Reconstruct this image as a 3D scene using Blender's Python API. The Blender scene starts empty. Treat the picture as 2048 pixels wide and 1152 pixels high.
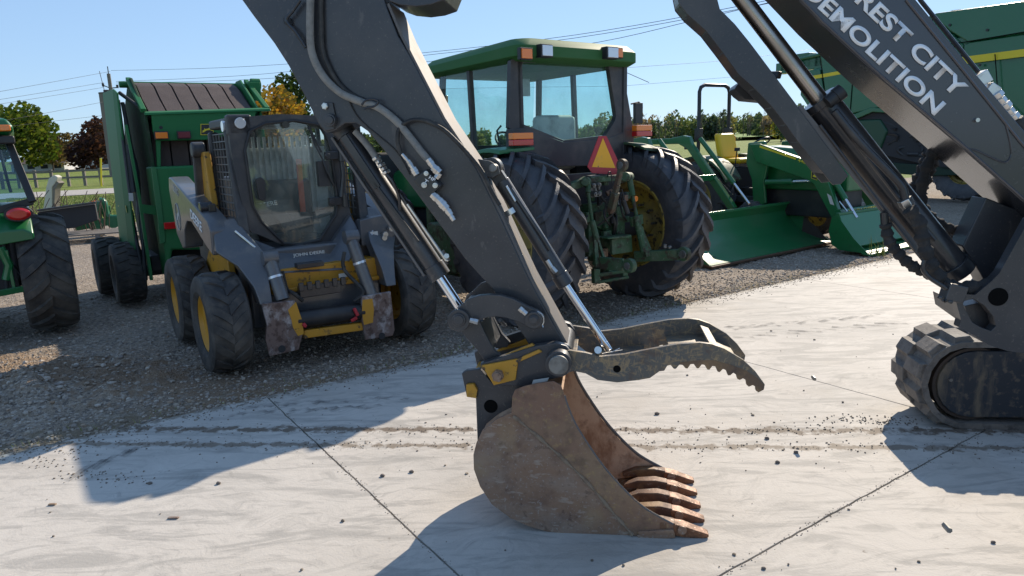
import bpy, bmesh, math, random
from mathutils import Vector, Matrix, noise
random.seed(7)
R_ = math.radians
# ---------------------------------------------------------------- camera, sky, sun, exposure
SC = bpy.context.scene
COL = SC.collection
FPX, PITCH, ROLL, CH = 1422.0, R_(11.4), R_(2.0), 1.75
fw = Vector((0, math.cos(PITCH), -math.sin(PITCH)))
r0 = Vector((1, 0, 0)); u0 = r0.cross(fw)
rt = r0 * math.cos(ROLL) - u0 * math.sin(ROLL)
up = r0 * math.sin(ROLL) + u0 * math.cos(ROLL)
EYE = Vector((0, 0, CH))
cd = bpy.data.cameras.new('camera'); cam = bpy.data.objects.new('camera', cd); COL.objects.link(cam)
m = Matrix.Identity(4)
for i in range(3):
    m[i][0] = rt[i]; m[i][1] = up[i]; m[i][2] = -fw[i]; m[i][3] = EYE[i]
cam.matrix_world = m
cd.sensor_width = 36; cd.lens = FPX / 2048 * 36; cd.clip_end = 5000; cd.clip_start = 0.05
SC.camera = cam
SUN = Vector((.85, 1.4, 1.0)).normalized()
w = bpy.data.worlds.new('World'); SC.world = w; w.use_nodes = True
nt = w.node_tree; bg = nt.nodes['Background']
sky = nt.nodes.new('ShaderNodeTexSky'); sky.sky_type = 'NISHITA'; sky.sun_disc = False
sky.sun_elevation = math.asin(SUN.z); sky.sun_rotation = math.atan2(SUN.x, SUN.y)
sky.air_density = 1.0; sky.dust_density = 0.1; sky.ozone_density = 3.5; sky.altitude = 300
gm = nt.nodes.new('ShaderNodeGamma'); gm.inputs[1].default_value = .44; nt.links.new(sky.outputs[0], gm.inputs[0])
tn = nt.nodes.new('ShaderNodeMixRGB'); tn.blend_type = 'MULTIPLY'; tn.inputs[0].default_value = 1; tn.inputs[2].default_value = (.92, 1.16, 1.47, 1); nt.links.new(gm.outputs[0], tn.inputs[1])
nt.links.new(tn.outputs[0], bg.inputs[0]); bg.inputs[1].default_value = 0.15
sl = bpy.data.lights.new('sun', 'SUN'); sl.energy = 3.45; sl.angle = R_(.4); sl.color = (1, .875, .71)
so = bpy.data.objects.new('sun', sl); COL.objects.link(so)
so.rotation_euler = SUN.to_track_quat('Z', 'Y').to_euler()
SC.view_settings.view_transform = 'Standard'; SC.view_settings.look = 'None'
SC.cycles.transparent_max_bounces = 32
SC.view_settings.exposure = 0.92; SC.view_settings.gamma = 1

# ---------------------------------------------------------------- materials
def mat(name, col, rough=.5, metal=0., layers=(), bump=None, coat=0., island=None, spec=.5, extra_bump=None):
    """layers: (colour, scale, lo, hi, strength, rough or None, stretch xyz or None, kind)"""
    M = bpy.data.materials.new(name); M.use_nodes = True
    N = M.node_tree.nodes; L = M.node_tree.links
    p = N['Principled BSDF']; p.inputs['Metallic'].default_value = metal
    p.inputs['Specular IOR Level'].default_value = spec
    if coat: p.inputs['Coat Weight'].default_value = coat; p.inputs['Coat Roughness'].default_value = .12
    tc = N.new('ShaderNodeTexCoord').outputs['Object']
    c = N.new('ShaderNodeRGB'); c.outputs[0].default_value = (*col, 1); cur = c.outputs[0]
    r = N.new('ShaderNodeValue'); r.outputs[0].default_value = rough; rc = r.outputs[0]
    if island:
        g = N.new('ShaderNodeNewGeometry'); ra = N.new('ShaderNodeValToRGB')
        L.new(g.outputs['Random Per Island'], ra.inputs[0]); e = ra.color_ramp.elements
        while len(e) < len(island): e.new(.5)
        for i, cc in enumerate(island): e[i].position = i / max(1, len(island) - 1); e[i].color = (*cc, 1)
        cur = ra.outputs[0]
    for i, l in enumerate(layers):
        lc, sc, lo, hi, st = l[:5]; lr = l[5] if len(l) > 5 else None
        stv = l[6] if len(l) > 6 else None; kind = l[7] if len(l) > 7 else 'noise'
        mp = N.new('ShaderNodeMapping'); L.new(tc, mp.inputs[0]); mp.inputs['Location'].default_value = (i * 3.7, i * 1.3, i * 7.1)
        if stv: mp.inputs['Scale'].default_value = stv
        if kind == 'vor':
            t = N.new('ShaderNodeTexVoronoi'); t.inputs['Scale'].default_value = sc; fo = t.outputs['Distance']
        elif kind == 'cell':
            t = N.new('ShaderNodeTexVoronoi'); t.inputs['Scale'].default_value = sc
            s = N.new('ShaderNodeSeparateColor'); L.new(t.outputs['Color'], s.inputs[0]); fo = s.outputs[0]
        else:
            t = N.new('ShaderNodeTexNoise'); t.inputs['Scale'].default_value = sc
            t.inputs['Detail'].default_value = 8; t.inputs['Roughness'].default_value = .62
            if kind == 'warp': t.inputs['Distortion'].default_value = 1.8
            fo = t.outputs['Fac']
            if kind == 'line':
                t.inputs['Detail'].default_value = 3; t.inputs['Distortion'].default_value = .6
                s1 = N.new('ShaderNodeMath'); s1.operation = 'SUBTRACT'; s1.inputs[1].default_value = .5; L.new(fo, s1.inputs[0])
                s2 = N.new('ShaderNodeMath'); s2.operation = 'ABSOLUTE'; L.new(s1.outputs[0], s2.inputs[0]); fo = s2.outputs[0]
        if kind == 'swirl':
            wn = N.new('ShaderNodeTexNoise'); wn.inputs['Scale'].default_value = 1.3; wn.inputs['Detail'].default_value = 3; t.inputs['Roughness'].default_value = .78; t.inputs['Detail'].default_value = 12; L.new(tc, wn.inputs['Vector'])
            vm = N.new('ShaderNodeVectorMath'); vm.operation = 'MULTIPLY_ADD'; vm.inputs[1].default_value = (1.0, 1.0, 0); L.new(wn.outputs['Color'], vm.inputs[0]); L.new(tc, vm.inputs[2]); L.new(vm.outputs[0], mp.inputs[0])
        L.new(mp.outputs[0], t.inputs['Vector'])
        mr = N.new('ShaderNodeMapRange'); mr.inputs[1].default_value = lo; mr.inputs[2].default_value = hi
        mr.inputs[4].default_value = st; L.new(fo, mr.inputs[0])
        mx = N.new('ShaderNodeMixRGB'); L.new(mr.outputs[0], mx.inputs[0]); L.new(cur, mx.inputs[1])
        mx.inputs[2].default_value = (*lc, 1); cur = mx.outputs[0]
        if lr is not None:
            mm = N.new('ShaderNodeMix'); L.new(mr.outputs[0], mm.inputs[0]); L.new(rc, mm.inputs[2]); mm.inputs[3].default_value = lr
            rc = mm.outputs[0]
    L.new(cur, p.inputs['Base Color']); L.new(rc, p.inputs['Roughness'])
    if bump:
        prev = None
        for (bs, bd, bk) in ([bump] if isinstance(bump[0], (int, float)) else bump):
            if bk == 'vor':
                t = N.new('ShaderNodeTexVoronoi'); t.inputs['Scale'].default_value = bs; fo = t.outputs['Distance']
            else:
                t = N.new('ShaderNodeTexNoise'); t.inputs['Scale'].default_value = bs; t.inputs['Detail'].default_value = 7; fo = t.outputs['Fac']
            L.new(tc, t.inputs['Vector'])
            b = N.new('ShaderNodeBump'); b.inputs['Strength'].default_value = 1; b.inputs['Distance'].default_value = bd
            L.new(fo, b.inputs['Height'])
            if prev: L.new(prev, b.inputs['Normal'])
            prev = b.outputs[0]
        L.new(prev, p.inputs['Normal'])
    return M
def glass(name, tint, gl=.10, haze=.10, hazecol=(.35, .38, .36)):
    M = bpy.data.materials.new(name); M.use_nodes = True; N = M.node_tree.nodes; L = M.node_tree.links
    N.remove(N['Principled BSDF']); out = N['Material Output']
    t = N.new('ShaderNodeBsdfTransparent'); t.inputs[0].default_value = (*tint, 1)
    g = N.new('ShaderNodeBsdfGlossy'); g.inputs['Roughness'].default_value = .02
    d = N.new('ShaderNodeBsdfDiffuse'); d.inputs[0].default_value = (*hazecol, 1)
    f = N.new('ShaderNodeLayerWeight'); f.inputs[0].default_value = .5
    pw = N.new('ShaderNodeMath'); pw.operation = 'POWER'; pw.inputs[1].default_value = 4; L.new(f.outputs['Facing'], pw.inputs[0])
    a = N.new('ShaderNodeMath'); a.operation = 'MULTIPLY_ADD'; a.inputs[1].default_value = .6; a.inputs[2].default_value = gl * .35
    L.new(pw.outputs[0], a.inputs[0])
    nz = N.new('ShaderNodeTexNoise'); nz.inputs['Scale'].default_value = 3; nz.inputs['Detail'].default_value = 9
    tc = N.new('ShaderNodeTexCoord'); L.new(tc.outputs['Object'], nz.inputs['Vector'])
    mr = N.new('ShaderNodeMapRange'); mr.inputs[1].default_value = .42; mr.inputs[2].default_value = .75; mr.inputs[3].default_value = haze * .4; mr.inputs[4].default_value = haze * 1.8
    L.new(nz.outputs[0], mr.inputs[0])
    m1 = N.new('ShaderNodeMixShader'); L.new(mr.outputs[0], m1.inputs[0]); L.new(t.outputs[0], m1.inputs[1]); L.new(d.outputs[0], m1.inputs[2])
    m2 = N.new('ShaderNodeMixShader'); L.new(a.outputs[0], m2.inputs[0]); L.new(m1.outputs[0], m2.inputs[1]); L.new(g.outputs[0], m2.inputs[2])
    L.new(m2.outputs[0], out.inputs[0]); return M
DUST = (.22, .19, .155)
dark = mat('graphite_paint', (.033, .034, .039), .38, 0, [(DUST, 2.2, .48, .8, .22, .7), ((.016, .016, .018), 1.3, .48, .7, .5), (DUST, 90, .60, .68, .35, .8), ((.16, .145, .13), 6, .62, .66, .35, .6, (1, 1, .35), 'warp'), ((.13, .125, .12), .8, .5, .72, .3, .5)], (220, .0004, 'n'), coat=.25)
darkb = mat('graphite_boom_paint', (.055, .056, .064), .27, .35, [(DUST, 3, .55, .9, .15, .6), (DUST, 60, .7, .78, .3, .7)], coat=.6)
black = mat('black_plastic', (.018, .018, .02), .45, 0, [(DUST, 3, .5, .9, .25, .8)])
blackm = mat('black_steel_paint', (.022, .023, .027), .3, .1, [(DUST, 5, .5, .85, .3, .7), (DUST, 40, .64, .72, .3, .8)], coat=.3)
hosem = mat('hose_rubber', (.02, .02, .02), .6, 0, [(DUST, 14, .45, .8, .35, .9)], (160, .002, 'n'))
hoseg = mat('braided_hose', (.26, .25, .23), .75, 0, [((.12, .115, .105), 30, .45, .7, .6)], (420, .0012, 'vor'))
sleeve = mat('fabric_sleeve', (.028, .027, .027), .9, 0, [((.08, .075, .07), 22, .5, .75, .6)], [(45, .006, 'n'), (200, .002, 'n')])
chrome = mat('chrome', (.75, .76, .78), .09, 1)
zinc = mat('zinc_fitting', (.62, .62, .6), .28, 1, [((.25, .22, .18), 25, .5, .8, .6, .6)])
pinm = mat('pin_steel', (.24, .24, .23), .5, .8, [((.09, .075, .06), 18, .45, .7, .7, .7)])
rust = mat('rusted_bucket_steel', (.25, .15, .095), .5, .1, [((.28, .215, .17), 5, .46, .64, .6, .4, (1, 1, 1.4)), ((.12, .065, .045), 9, .50, .66, .5, .7), ((.36, .33, .30), 80, .58, .66, .55, .35), ((.06, .03, .022), 34, .58, .68, .55, .8), ((.36, .25, .13), 2.6, .54, .68, .55, .6), ((.38, .31, .25), 30, .58, .64, .6, .4, (.3, 1, 1))], [(60, .0012, 'n'), (300, .0005, 'n')])
rustedge = mat('orange_rust_steel', (.17, .085, .045), .6, .1, [((.09, .045, .028), 9, .42, .6, .9, .7), ((.30, .19, .08), 5, .52, .62, .55, .6), ((.27, .23, .19), 40, .58, .66, .6, .4)], [(50, .0015, 'n'), (260, .0006, 'n')])
rustin = mat('dusty_bucket_inside', (.50, .335, .225), .85, 0, [((.24, .12, .065), 4, .50, .58, .8, None, (1, 1, .5)), ((.15, .075, .045), 14, .52, .66, .6), ((.58, .43, .31), 3, .5, .7, .6)], (120, .0015, 'n'))
cheekm = mat('cheek_plate_steel', (.215, .12, .078), .45, .1, [((.27, .185, .11), 2.6, .46, .66, .75, .6), ((.34, .235, .10), 38, .55, .64, .5, .5), ((.30, .25, .22), 60, .6, .68, .5, .4), ((.07, .04, .03), 16, .5, .68, .45, .8)], [(80, .001, 'n')])
toothm = mat('bucket_tooth_steel', (.26, .105, .045), .55, .1, [((.10, .045, .022), 18, .42, .62, .85, .7), ((.5, .3, .17), 85, .6, .68, .6, .3)], [(90, .0018, 'n')])
thumbm = mat('scratched_thumb_paint', (.095, .095, .09), .45, .1, [((.24, .17, .09), 3.0, .48, .66, .45, .6, (1, 1, 1.5)), ((.40, .27, .13), 26, .53, .62, .5, .6, (.4, 1, 1), 'warp'), ((.40, .27, .13), 40, .54, .62, .5, .6, (1, 1, .35), 'warp'), ((.42, .30, .15), 4, .006, 0, .5, .6, (.7, 1, 1), 'line'), ((.12, .07, .045), 14, .55, .68, .6, .7)], (120, .0006, 'n'))
thumbtip = mat('worn_thumb_edge', (.15, .095, .06), .5, .2, [((.30, .19, .09), 9, .48, .62, .7), ((.07, .05, .045), 16, .5, .66, .7)], (90, .001, 'n'))
rodm = mat('dull_hydraulic_rod', (.40, .36, .32), .26, 1, [((.22, .19, .16), 6, .45, .7, .6, .45)])
bronze = mat('lit_and_bare_steel', (.135, .125, .12), .6, .2, [((.2, .16, .12), 12, .5, .7, .7, .7)])  # bare guard steel; also carries the painted edge light and reflection
yel = mat('chipped_yellow_paint', (.50, .245, .018), .45, 0, [((.035, .03, .028), 11, .60, .64, .95, .6), ((.10, .05, .03), 5, .62, .68, .9, .7), (DUST, 3, .5, .9, .3, .8)], (150, .0006, 'n'))
yelw = mat('worn_steel_with_yellow', (.16, .11, .095), .5, .15, [((.42, .40, .40), 7, .50, .62, .85, .4, (1, 1, .6)), ((.07, .038, .028), 18, .5, .62, .8, .7)], (80, .001, 'n'))
yelc = mat('yellow_clean', (.52, .26, .02), .45, 0, [(DUST, 4, .5, .85, .3, .8), ((.06, .04, .03), 14, .66, .7, .8)])
sgrey = mat('loader_grey_paint', (.085, .09, .10), .34, .1, [(DUST, 3, .48, .85, .35, .75), ((.3, .3, .3), 20, .69, .72, .5, .4, (1, 1, .3)), (DUST, 40, .60, .68, .35, .8), (DUST, 5, .5, .66, .35, .8)], coat=.5)
sblk = mat('cab_frame_grey', (.04, .041, .045), .5, 0, [(DUST, 5, .45, .8, .42, .85)])
rub = mat('tyre_rubber', (.034, .032, .031), .72, 0, [(DUST, 3.0, .42, .7, .5, .95), ((.16, .135, .11), 12, .5, .68, .4, .95), ((.09, .085, .08), 30, .58, .74, .5, .9)], (60, .003, 'n'))
rubb = mat('tyre_rubber_bluish', (.048, .050, .058), .5, 0, [((.17, .16, .155), 3, .45, .72, .4, .85), ((.15, .14, .13), 14, .5, .7, .3, .9), ((.085, .085, .09), 24, .6, .74, .45, .8)], (50, .003, 'n'))
rubt = mat('dusty_track_rubber', (.15, .135, .12), .75, 0, [((.28, .24, .2), 6, .42, .7, .75, .95), ((.03, .03, .03), 20, .5, .7, .6)], [(40, .004, 'n'), (160, .0015, 'n')])
gr = mat('bright_green_paint', (.008, .125, .036), .32, 0, [(DUST, 3, .5, .85, .15, .6), ((.02, .05, .02), 9, .58, .7, .4)], coat=.35)
grb = mat('bucket_green_paint', (.016, .15, .048), .38, 0, [(DUST, 2, .48, .85, .22, .7), ((.05, .04, .03), 4, .66, .7, .8, .7)], coat=.2)
gro = mat('aged_green_paint', (.028, .085, .034), .6, 0, [(DUST, 6, .45, .75, .35, .8), ((.04, .026, .018), 10, .52, .60, .9, .8), ((.13, .19, .13), 22, .57, .63, .6), ((.10, .055, .03), 30, .58, .66, .6)], (90, .001, 'n'))
grroof = mat('faded_green_roof', (.035, .13, .036), .6, 0, [((.08, .16, .07), 3, .5, .8, .4, .6)], spec=.3)
grbal = mat('baler_green_paint', (.02, .15, .045), .55, 0, [(DUST, 2.2, .5, .85, .12, .7)], spec=.3)
grcom = mat('combine_green_paint', (.008, .115, .042), .25, 0, [(DUST, 1.2, .5, .9, .10, .4)], coat=.35)
dy = mat('decal_yellow', (.72, .56, .02), .4)
ywheel = mat('wheel_yellow', (.36, .26, .035), .5, 0, [((.17, .13, .07), 4, .42, .66, .75, .8), ((.03, .024, .018), 11, .55, .60, .9, .8)])
yseat = mat('seat_yellow', (.80, .50, .012), .4)
red = mat('red_lens', (.55, .012, .012), .15, 0, coat=.8)
redp = mat('red_plastic', (.40, .02, .03), .5)
idlm = mat('idler_rust', (.06, .042, .032), .7)
dred = mat('dull_red_reflector', (.16, .01, .02), .3)
amb = mat('amber_lens', (.9, .22, .01), .15, 0, coat=.8)
white = mat('white_vinyl', (.9, .9, .9), .45)
framem = mat('muddy_track_frame', (.03, .036, .045), .5, 0, [((.24, .185, .12), 5, .50, .64, .7, .9, (1.6, 1, .4)), ((.2, .155, .11), 24, .56, .66, .6, .9)])
weldm = mat('dirt_caked_weld', (.24, .18, .125), .9, 0, [((.14, .09, .06), 20, .5, .65, .8)], (60, .004, 'n'))
whd = mat('dull_white', (.55, .55, .52), .6, 0, [(DUST, 9, .45, .8, .5)])
lens = mat('clear_lamp_lens', (.7, .72, .74), .12, .4, coat=.8)
belt = mat('brown_rubber_belt', (.07, .045, .038), .7, 0, [((.11, .08, .07), 5, .45, .8, .6)], (150, .003, 'vor'))
smvo = mat('safety_orange_face', (.86, .42, .015), .5, 0, [((.03, .02, .02), 12, .62, .64, .95), ((.5, .3, .1), 5, .6, .7, .5)])
smvr = mat('safety_red_border', (.42, .02, .035), .45)
innr = mat('dark_interior', (.03, .03, .032), .8)
holem = mat('painted_hole_black', (.004, .004, .004), .9, spec=.1)  # near-black that puts the shade of holes and gaps into the colour
innl = mat('interior_grey', (.55, .56, .53), .7, 0, [((.1, .1, .1), 6, .5, .7, .5)])
gteal = glass('teal_tinted_glass', (.84, .95, .95), .1, .05)
gclr = glass('hazy_cab_glass', (.88, .93, .92), .25, .12, (.42, .46, .42))  # pale patchy haze mixed into the pane

# ---------------------------------------------------------------- frames and mesh building
def ray(x, y): return fw + rt * ((x - 1024) / FPX) - up * ((y - 576) / FPX)
def gnd(x, y, z=0.):
    d = ray(x, y); return EYE + d * ((z - CH) / d.z)
def atY(x, y, Y):
    d = ray(x, y); return EYE + d * (Y / d.y)
class Fr:
    """a thing: an Empty at its base; p() finds where a line of sight meets a plane of the thing's own axes"""
    def __init__(s, name, label, cat, loc, deg=0, group=None):
        o = bpy.data.objects.new(name, None); COL.objects.link(o); o.empty_display_size = .3
        s.o = Vector((loc[0], loc[1], loc[2] if len(loc) > 2 else 0.)); o.location = s.o; o.rotation_euler = (0, 0, R_(deg))
        o['label'] = label; o['category'] = cat
        if group: o['group'] = group
        s.e = o; s.t = R_(deg); s.c = math.cos(s.t); s.n = math.sin(s.t)
    def lv(s, v): return Vector((v[0] * s.c + v[1] * s.n, -v[0] * s.n + v[1] * s.c, v[2]))
    def p(s, x, y, ax, v):
        o = s.lv(EYE - s.o); d = s.lv(ray(x, y)); return o + d * ((v - o[ax]) / d[ax])
    def pp(s, pts, ax, v): return [s.p(a, b, ax, v) for a, b in pts]
def V(*a): return Vector(a)
def smooth_path(pts, n=6):
    pts = [Vector(p) for p in pts]; out = []
    for i in range(len(pts) - 1):
        p0 = pts[max(0, i - 1)]; p1 = pts[i]; p2 = pts[i + 1]; p3 = pts[min(len(pts) - 1, i + 2)]
        for k in range(n):
            t = k / n
            out.append(.5 * ((2 * p1) + (p2 - p0) * t + (2 * p0 - 5 * p1 + 4 * p2 - p3) * t * t + (3 * p1 - p0 - 3 * p2 + p3) * t ** 3))
    out.append(pts[-1]); return out
class MB:
    def __init__(s): s.v = []; s.f = []
    def add(s, vs, fs):
        b = len(s.v); s.v += [Vector(v) for v in vs]; s.f += [tuple(b + i for i in f) for f in fs]; return s
    def box(s, x0, x1, y0, y1, z0, z1):
        return s.add([(x, y, z) for z in (z0, z1) for y in (y0, y1) for x in (x0, x1)],
                     [(0, 2, 3, 1), (4, 5, 7, 6), (0, 1, 5, 4), (2, 6, 7, 3), (0, 4, 6, 2), (1, 3, 7, 5)])
    def prism(s, pts, vec):
        pts = [Vector(p) for p in pts]; vec = Vector(vec); n = len(pts)
        nn = Vector((0, 0, 0))
        for i in range(n): nn += pts[i].cross(pts[(i + 1) % n])
        if nn.dot(vec) > 0: pts = pts[::-1]
        return s.add(pts + [p + vec for p in pts], [tuple(range(n)), tuple(range(2 * n - 1, n - 1, -1))] + [(i, i + n, (i + 1) % n + n, (i + 1) % n) for i in range(n)])
    def loft(s, rings, closed=True, cap=True):
        n = len(rings[0]); vs = [p for r in rings for p in r]; fs = []
        for k in range(len(rings) - 1):
            for i in range(n if closed else n - 1):
                j = (i + 1) % n; fs.append((k * n + i, k * n + j, (k + 1) * n + j, (k + 1) * n + i))
        if cap: fs += [tuple(range(n - 1, -1, -1)), tuple(range((len(rings) - 1) * n, len(rings) * n))]
        return s.add(vs, fs)
    def tube(s, pts, r, seg=10, sm=0, rf=None):
        if sm: pts = smooth_path(pts, sm)
        pts = [Vector(p) for p in pts]; rings = []; prev = None
        for i, p in enumerate(pts):
            t = (pts[min(i + 1, len(pts) - 1)] - pts[max(i - 1, 0)]).normalized()
            if prev is None:
                a = t.orthogonal().normalized()
            else:
                a = (prev - t * prev.dot(t)); a = a.normalized() if a.length > 1e-6 else t.orthogonal().normalized()
            prev = a; b = t.cross(a); rr = rf(i / (len(pts) - 1)) if rf else r
            rings.append([p + (a * math.cos(2 * math.pi * k / seg) + b * math.sin(2 * math.pi * k / seg)) * rr for k in range(seg)])
        return s.loft(rings)
    def cyl(s, p0, p1, ra, rb=None, seg=24):
        p0 = Vector(p0); p1 = Vector(p1); rb = ra if rb is None else rb
        t = (p1 - p0).normalized(); a = t.orthogonal().normalized(); b = t.cross(a)
        return s.loft([[p + (a * math.cos(2 * math.pi * k / seg) + b * math.sin(2 * math.pi * k / seg)) * r for k in range(seg)] for p, r in ((p0, ra), (p1, rb))])
    def lathe(s, prof, c, ax=(1, 0, 0), seg=48, close=False):
        """prof: (distance along axis, radius)"""
        c = Vector(c); t = Vector(ax).normalized(); a = t.orthogonal().normalized(); b = t.cross(a)
        if close: prof = list(prof) + [prof[0]]
        return s.loft([[c + t * h + (a * math.cos(2 * math.pi * k / seg) + b * math.sin(2 * math.pi * k / seg)) * r for k in range(seg)] for h, r in prof], cap=False)
    def beam(s, p0, p1, w, h, side=(0, 1, 0)):
        p0 = Vector(p0); p1 = Vector(p1); t = (p1 - p0).normalized(); sd = Vector(side); sd = (sd - t * sd.dot(t)).normalized(); u = t.cross(sd)
        return s.loft([[p + sd * a * w / 2 + u * b * h / 2 for a, b in ((-1, -1), (1, -1), (1, 1), (-1, 1))] for p in (p0, p1)])
    def build(s, name, material, parent=None, bev=0., seg=2, ang=35, smooth=True):
        me = bpy.data.meshes.new(name); me.from_pydata([tuple(v) for v in s.v], [], s.f)
        bm = bmesh.new(); bm.from_mesh(me); bmesh.ops.recalc_face_normals(bm, faces=bm.faces); bm.to_mesh(me); bm.free()
        if smooth:
            me.polygons.foreach_set('use_smooth', [True] * len(me.polygons)); me.set_sharp_from_angle(angle=R_(ang))
        me.materials.append(material)
        o = bpy.data.objects.new(name, me); COL.objects.link(o)
        if parent is not None: o.parent = parent.e if isinstance(parent, Fr) else parent
        if bev:
            b = o.modifiers.new('bevel', 'BEVEL'); b.width = bev; b.segments = seg; b.limit_method = 'ANGLE'; b.angle_limit = R_(40); b.harden_normals = True
        return o
def tag(o, label=None, cat=None, group=None, kind=None):
    if label: o['label'] = label
    if cat: o['category'] = cat
    if group: o['group'] = group
    if kind: o['kind'] = kind
    return o
def text(body, p0, p1, upv, cap, material, parent, bold=0., thick=.0015, name='lettering', space=1.0):
    """writes body from p0 to p1 along the baseline with the given cap height; the strokes face right x up"""
    cu = bpy.data.curves.new('t', 'FONT'); cu.body = body; cu.size = 1; cu.offset = bold; cu.space_character = space
    ob = bpy.data.objects.new('t', cu); COL.objects.link(ob)
    me = bpy.data.meshes.new_from_object(ob.evaluated_get(bpy.context.evaluated_depsgraph_get()))
    bpy.data.objects.remove(ob)
    xs = [v.co.x for v in me.vertices]; ys = [v.co.y for v in me.vertices]
    x0, x1, y0, y1 = min(xs), max(xs), min(ys), max(ys)
    p0 = Vector(p0); p1 = Vector(p1); rv = p1 - p0; u = Vector(upv); r = rv.normalized(); u = (u - r * u.dot(r)).normalized(); n = r.cross(u)
    for v in me.vertices:
        a = (v.co.x - x0) / (x1 - x0); b = (v.co.y - y0) / (y1 - y0); v.co = p0 + rv * a + u * cap * b
    me.materials.clear(); me.materials.append(material); me.name = name
    o = bpy.data.objects.new(name, me); COL.objects.link(o); o.parent = parent.e if isinstance(parent, Fr) else parent
    so_ = o.modifiers.new('thickness', 'SOLIDIFY'); so_.thickness = thick; so_.offset = 0
    return o
def tyre(cx, cy, cz, R, wd, rimR, nl, lh, lw, slant, kind='ag', seg=64):
    """tyre with its axle along local x; returns MB"""
    b = MB(); h = wd / 2; c = (cx, cy, cz)
    if kind == 'ag': prof = [(-h * .78, rimR), (-h * .95, rimR + .25 * (R - rimR)), (-h * 1.0, rimR + .5 * (R - rimR)), (-h * .96, R - lh - .035), (-h * .8, R - lh - .008), (-h * .4, R - lh), (0, R - lh + .004), (h * .4, R - lh), (h * .8, R - lh - .008), (h * .96, R - lh - .035), (h, rimR + .5 * (R - rimR)), (h * .95, rimR + .25 * (R - rimR)), (h * .78, rimR)]
    else: prof = [(-h * .82, rimR), (-h * .98, rimR + .2 * (R - rimR)), (-h * 1.0, rimR + .6 * (R - rimR)), (-h * .97, R - lh - .03), (-h * .88, R - lh - .008), (0, R - lh), (h * .88, R - lh - .008), (h * .97, R - lh - .03), (h, rimR + .6 * (R - rimR)), (h * .98, rimR + .2 * (R - rimR)), (h * .82, rimR)]
    b.lathe(prof, c, (1, 0, 0), seg, close=True)
    def rad(x):
        t = abs(x) / h; return R - lh + (.004 if t < .4 else 0) - (.05 * max(0, t - .72) ** 1.0 / .28 if t > .72 else 0)
    for side in (-1, 1):
        for k in range(nl):
            a0 = 2 * math.pi * (k + (.5 if side > 0 else 0)) / nl; rings = []
            S = [(-.08, .9), (.25, 1), (.5, 1), (.75, 1), (.94, 1.05), (1.05, .95)] if kind == 'ag' else [(-.02, .7), (.3, 1), (.6, 1), (.85, 1), (.98, 1)]
            for s_, hh in S:
                x = side * s_ * h; a = a0 - slant * (s_ ** .85 if s_ > 0 else 0) / R; dw = lw / 2 / R * (1 if kind == 'ag' else 1.1)
                top = rad(x) + lh * hh; bot = rad(x) - .03
                if s_ > 1: top -= .015; bot -= .03
                rings.append([Vector((cx + x, cy + math.sin(a + q * dw * g) * rr, cz + math.cos(a + q * dw * g) * rr)) for q, rr, g in ((-1, bot, 1.25), (-1, top, .85), (1, top, .85), (1, bot, 1.25))])
            b.loft(rings)
    return b
# ---------------------------------------------------------------- excavator (its working plane is parallel to its tracks)
def zb(pts, ox=860, oy=560, s=2.057): return [(ox + a / s, oy + b / s) for a, b in pts]
X = Fr('excavator', 'large graphite excavator in the foreground with a rusty toothed bucket resting on the concrete', 'excavator', (3.73, 3.04, 0), -7.53)
def ex(pts, k): return X.pp(pts, 1, k - 3.5)
def e1(x, y, k): return X.p(x, y, 1, k - 3.5)
def plate(b, pts, k, t, k0=None): return b.prism([V(q.x, k - 3.5, q.z) for q in ex(pts, k0 or k)], (0, t, 0))
def pin(b, x, y, k0, k1, r, seg=28, rx=None):
    c = e1(x, y, k0); b.cyl((c.x, k0 - 3.5, c.z), (c.x, k1 - 3.5, c.z), r, seg=seg); return c
# boom
low = [(1360, -260), (1470, -110), (1560, -38), (1641, 47), (1757, 154), (1916, 289), (2048, 406), (2110, 470)]
upp = [(2140, 370), (2048, 260), (1958, 154), (1833, 0), (1740, -120), (1600, -330), (1300, -560), (760, -430), (640, -330), (640, -200), (800, -150), (1150, -260)]
b = MB(); plate(b, low + upp, 3.09, .33)
boom = b.build('boom', darkb, X, .006)
b = MB()      # welded cover strips along both edges of the near side
for a, c in zip(low[2:-1], low[3:]):
    b.tube([e1(a[0] + 6, a[1] - 2, 3.088), e1(c[0] + 6, c[1] - 2, 3.088)], .006, 6)
b.tube(ex([(1812, 0), (1935, 152), (2040, 283), (2100, 350)], 3.088), .006, 6)
b.build('weld_bead', darkb, boom)
b = MB(); b.tube(ex([(1933, 299), (1950, 300), (1985, 316), (2010, 325), (2022, 313), (2022, 290), (2012, 250), (2005, 235)], 3.088), .004, 6, 4)
b.build('weld_bead', darkb, boom)
text('DEMOLITION', e1(1600, -15, 3.086), e1(1868, 232, 3.086), e1(1893, 206, 3.086) - e1(1868, 232, 3.086), (e1(1893, 206, 3.086) - e1(1868, 232, 3.086)).length * .97, white, boom, .03)
text('FOREST CITY', e1(1650, -52, 3.086), e1(1912, 198, 3.086), e1(1939, 172, 3.086) - e1(1912, 198, 3.086), (e1(1939, 172, 3.086) - e1(1912, 198, 3.086)).length * .97, white, boom, .03)
b = MB(); pin(b, 1956, 240, 3.075, 3.09, .008); b.build('bolt', zinc, boom)
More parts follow.
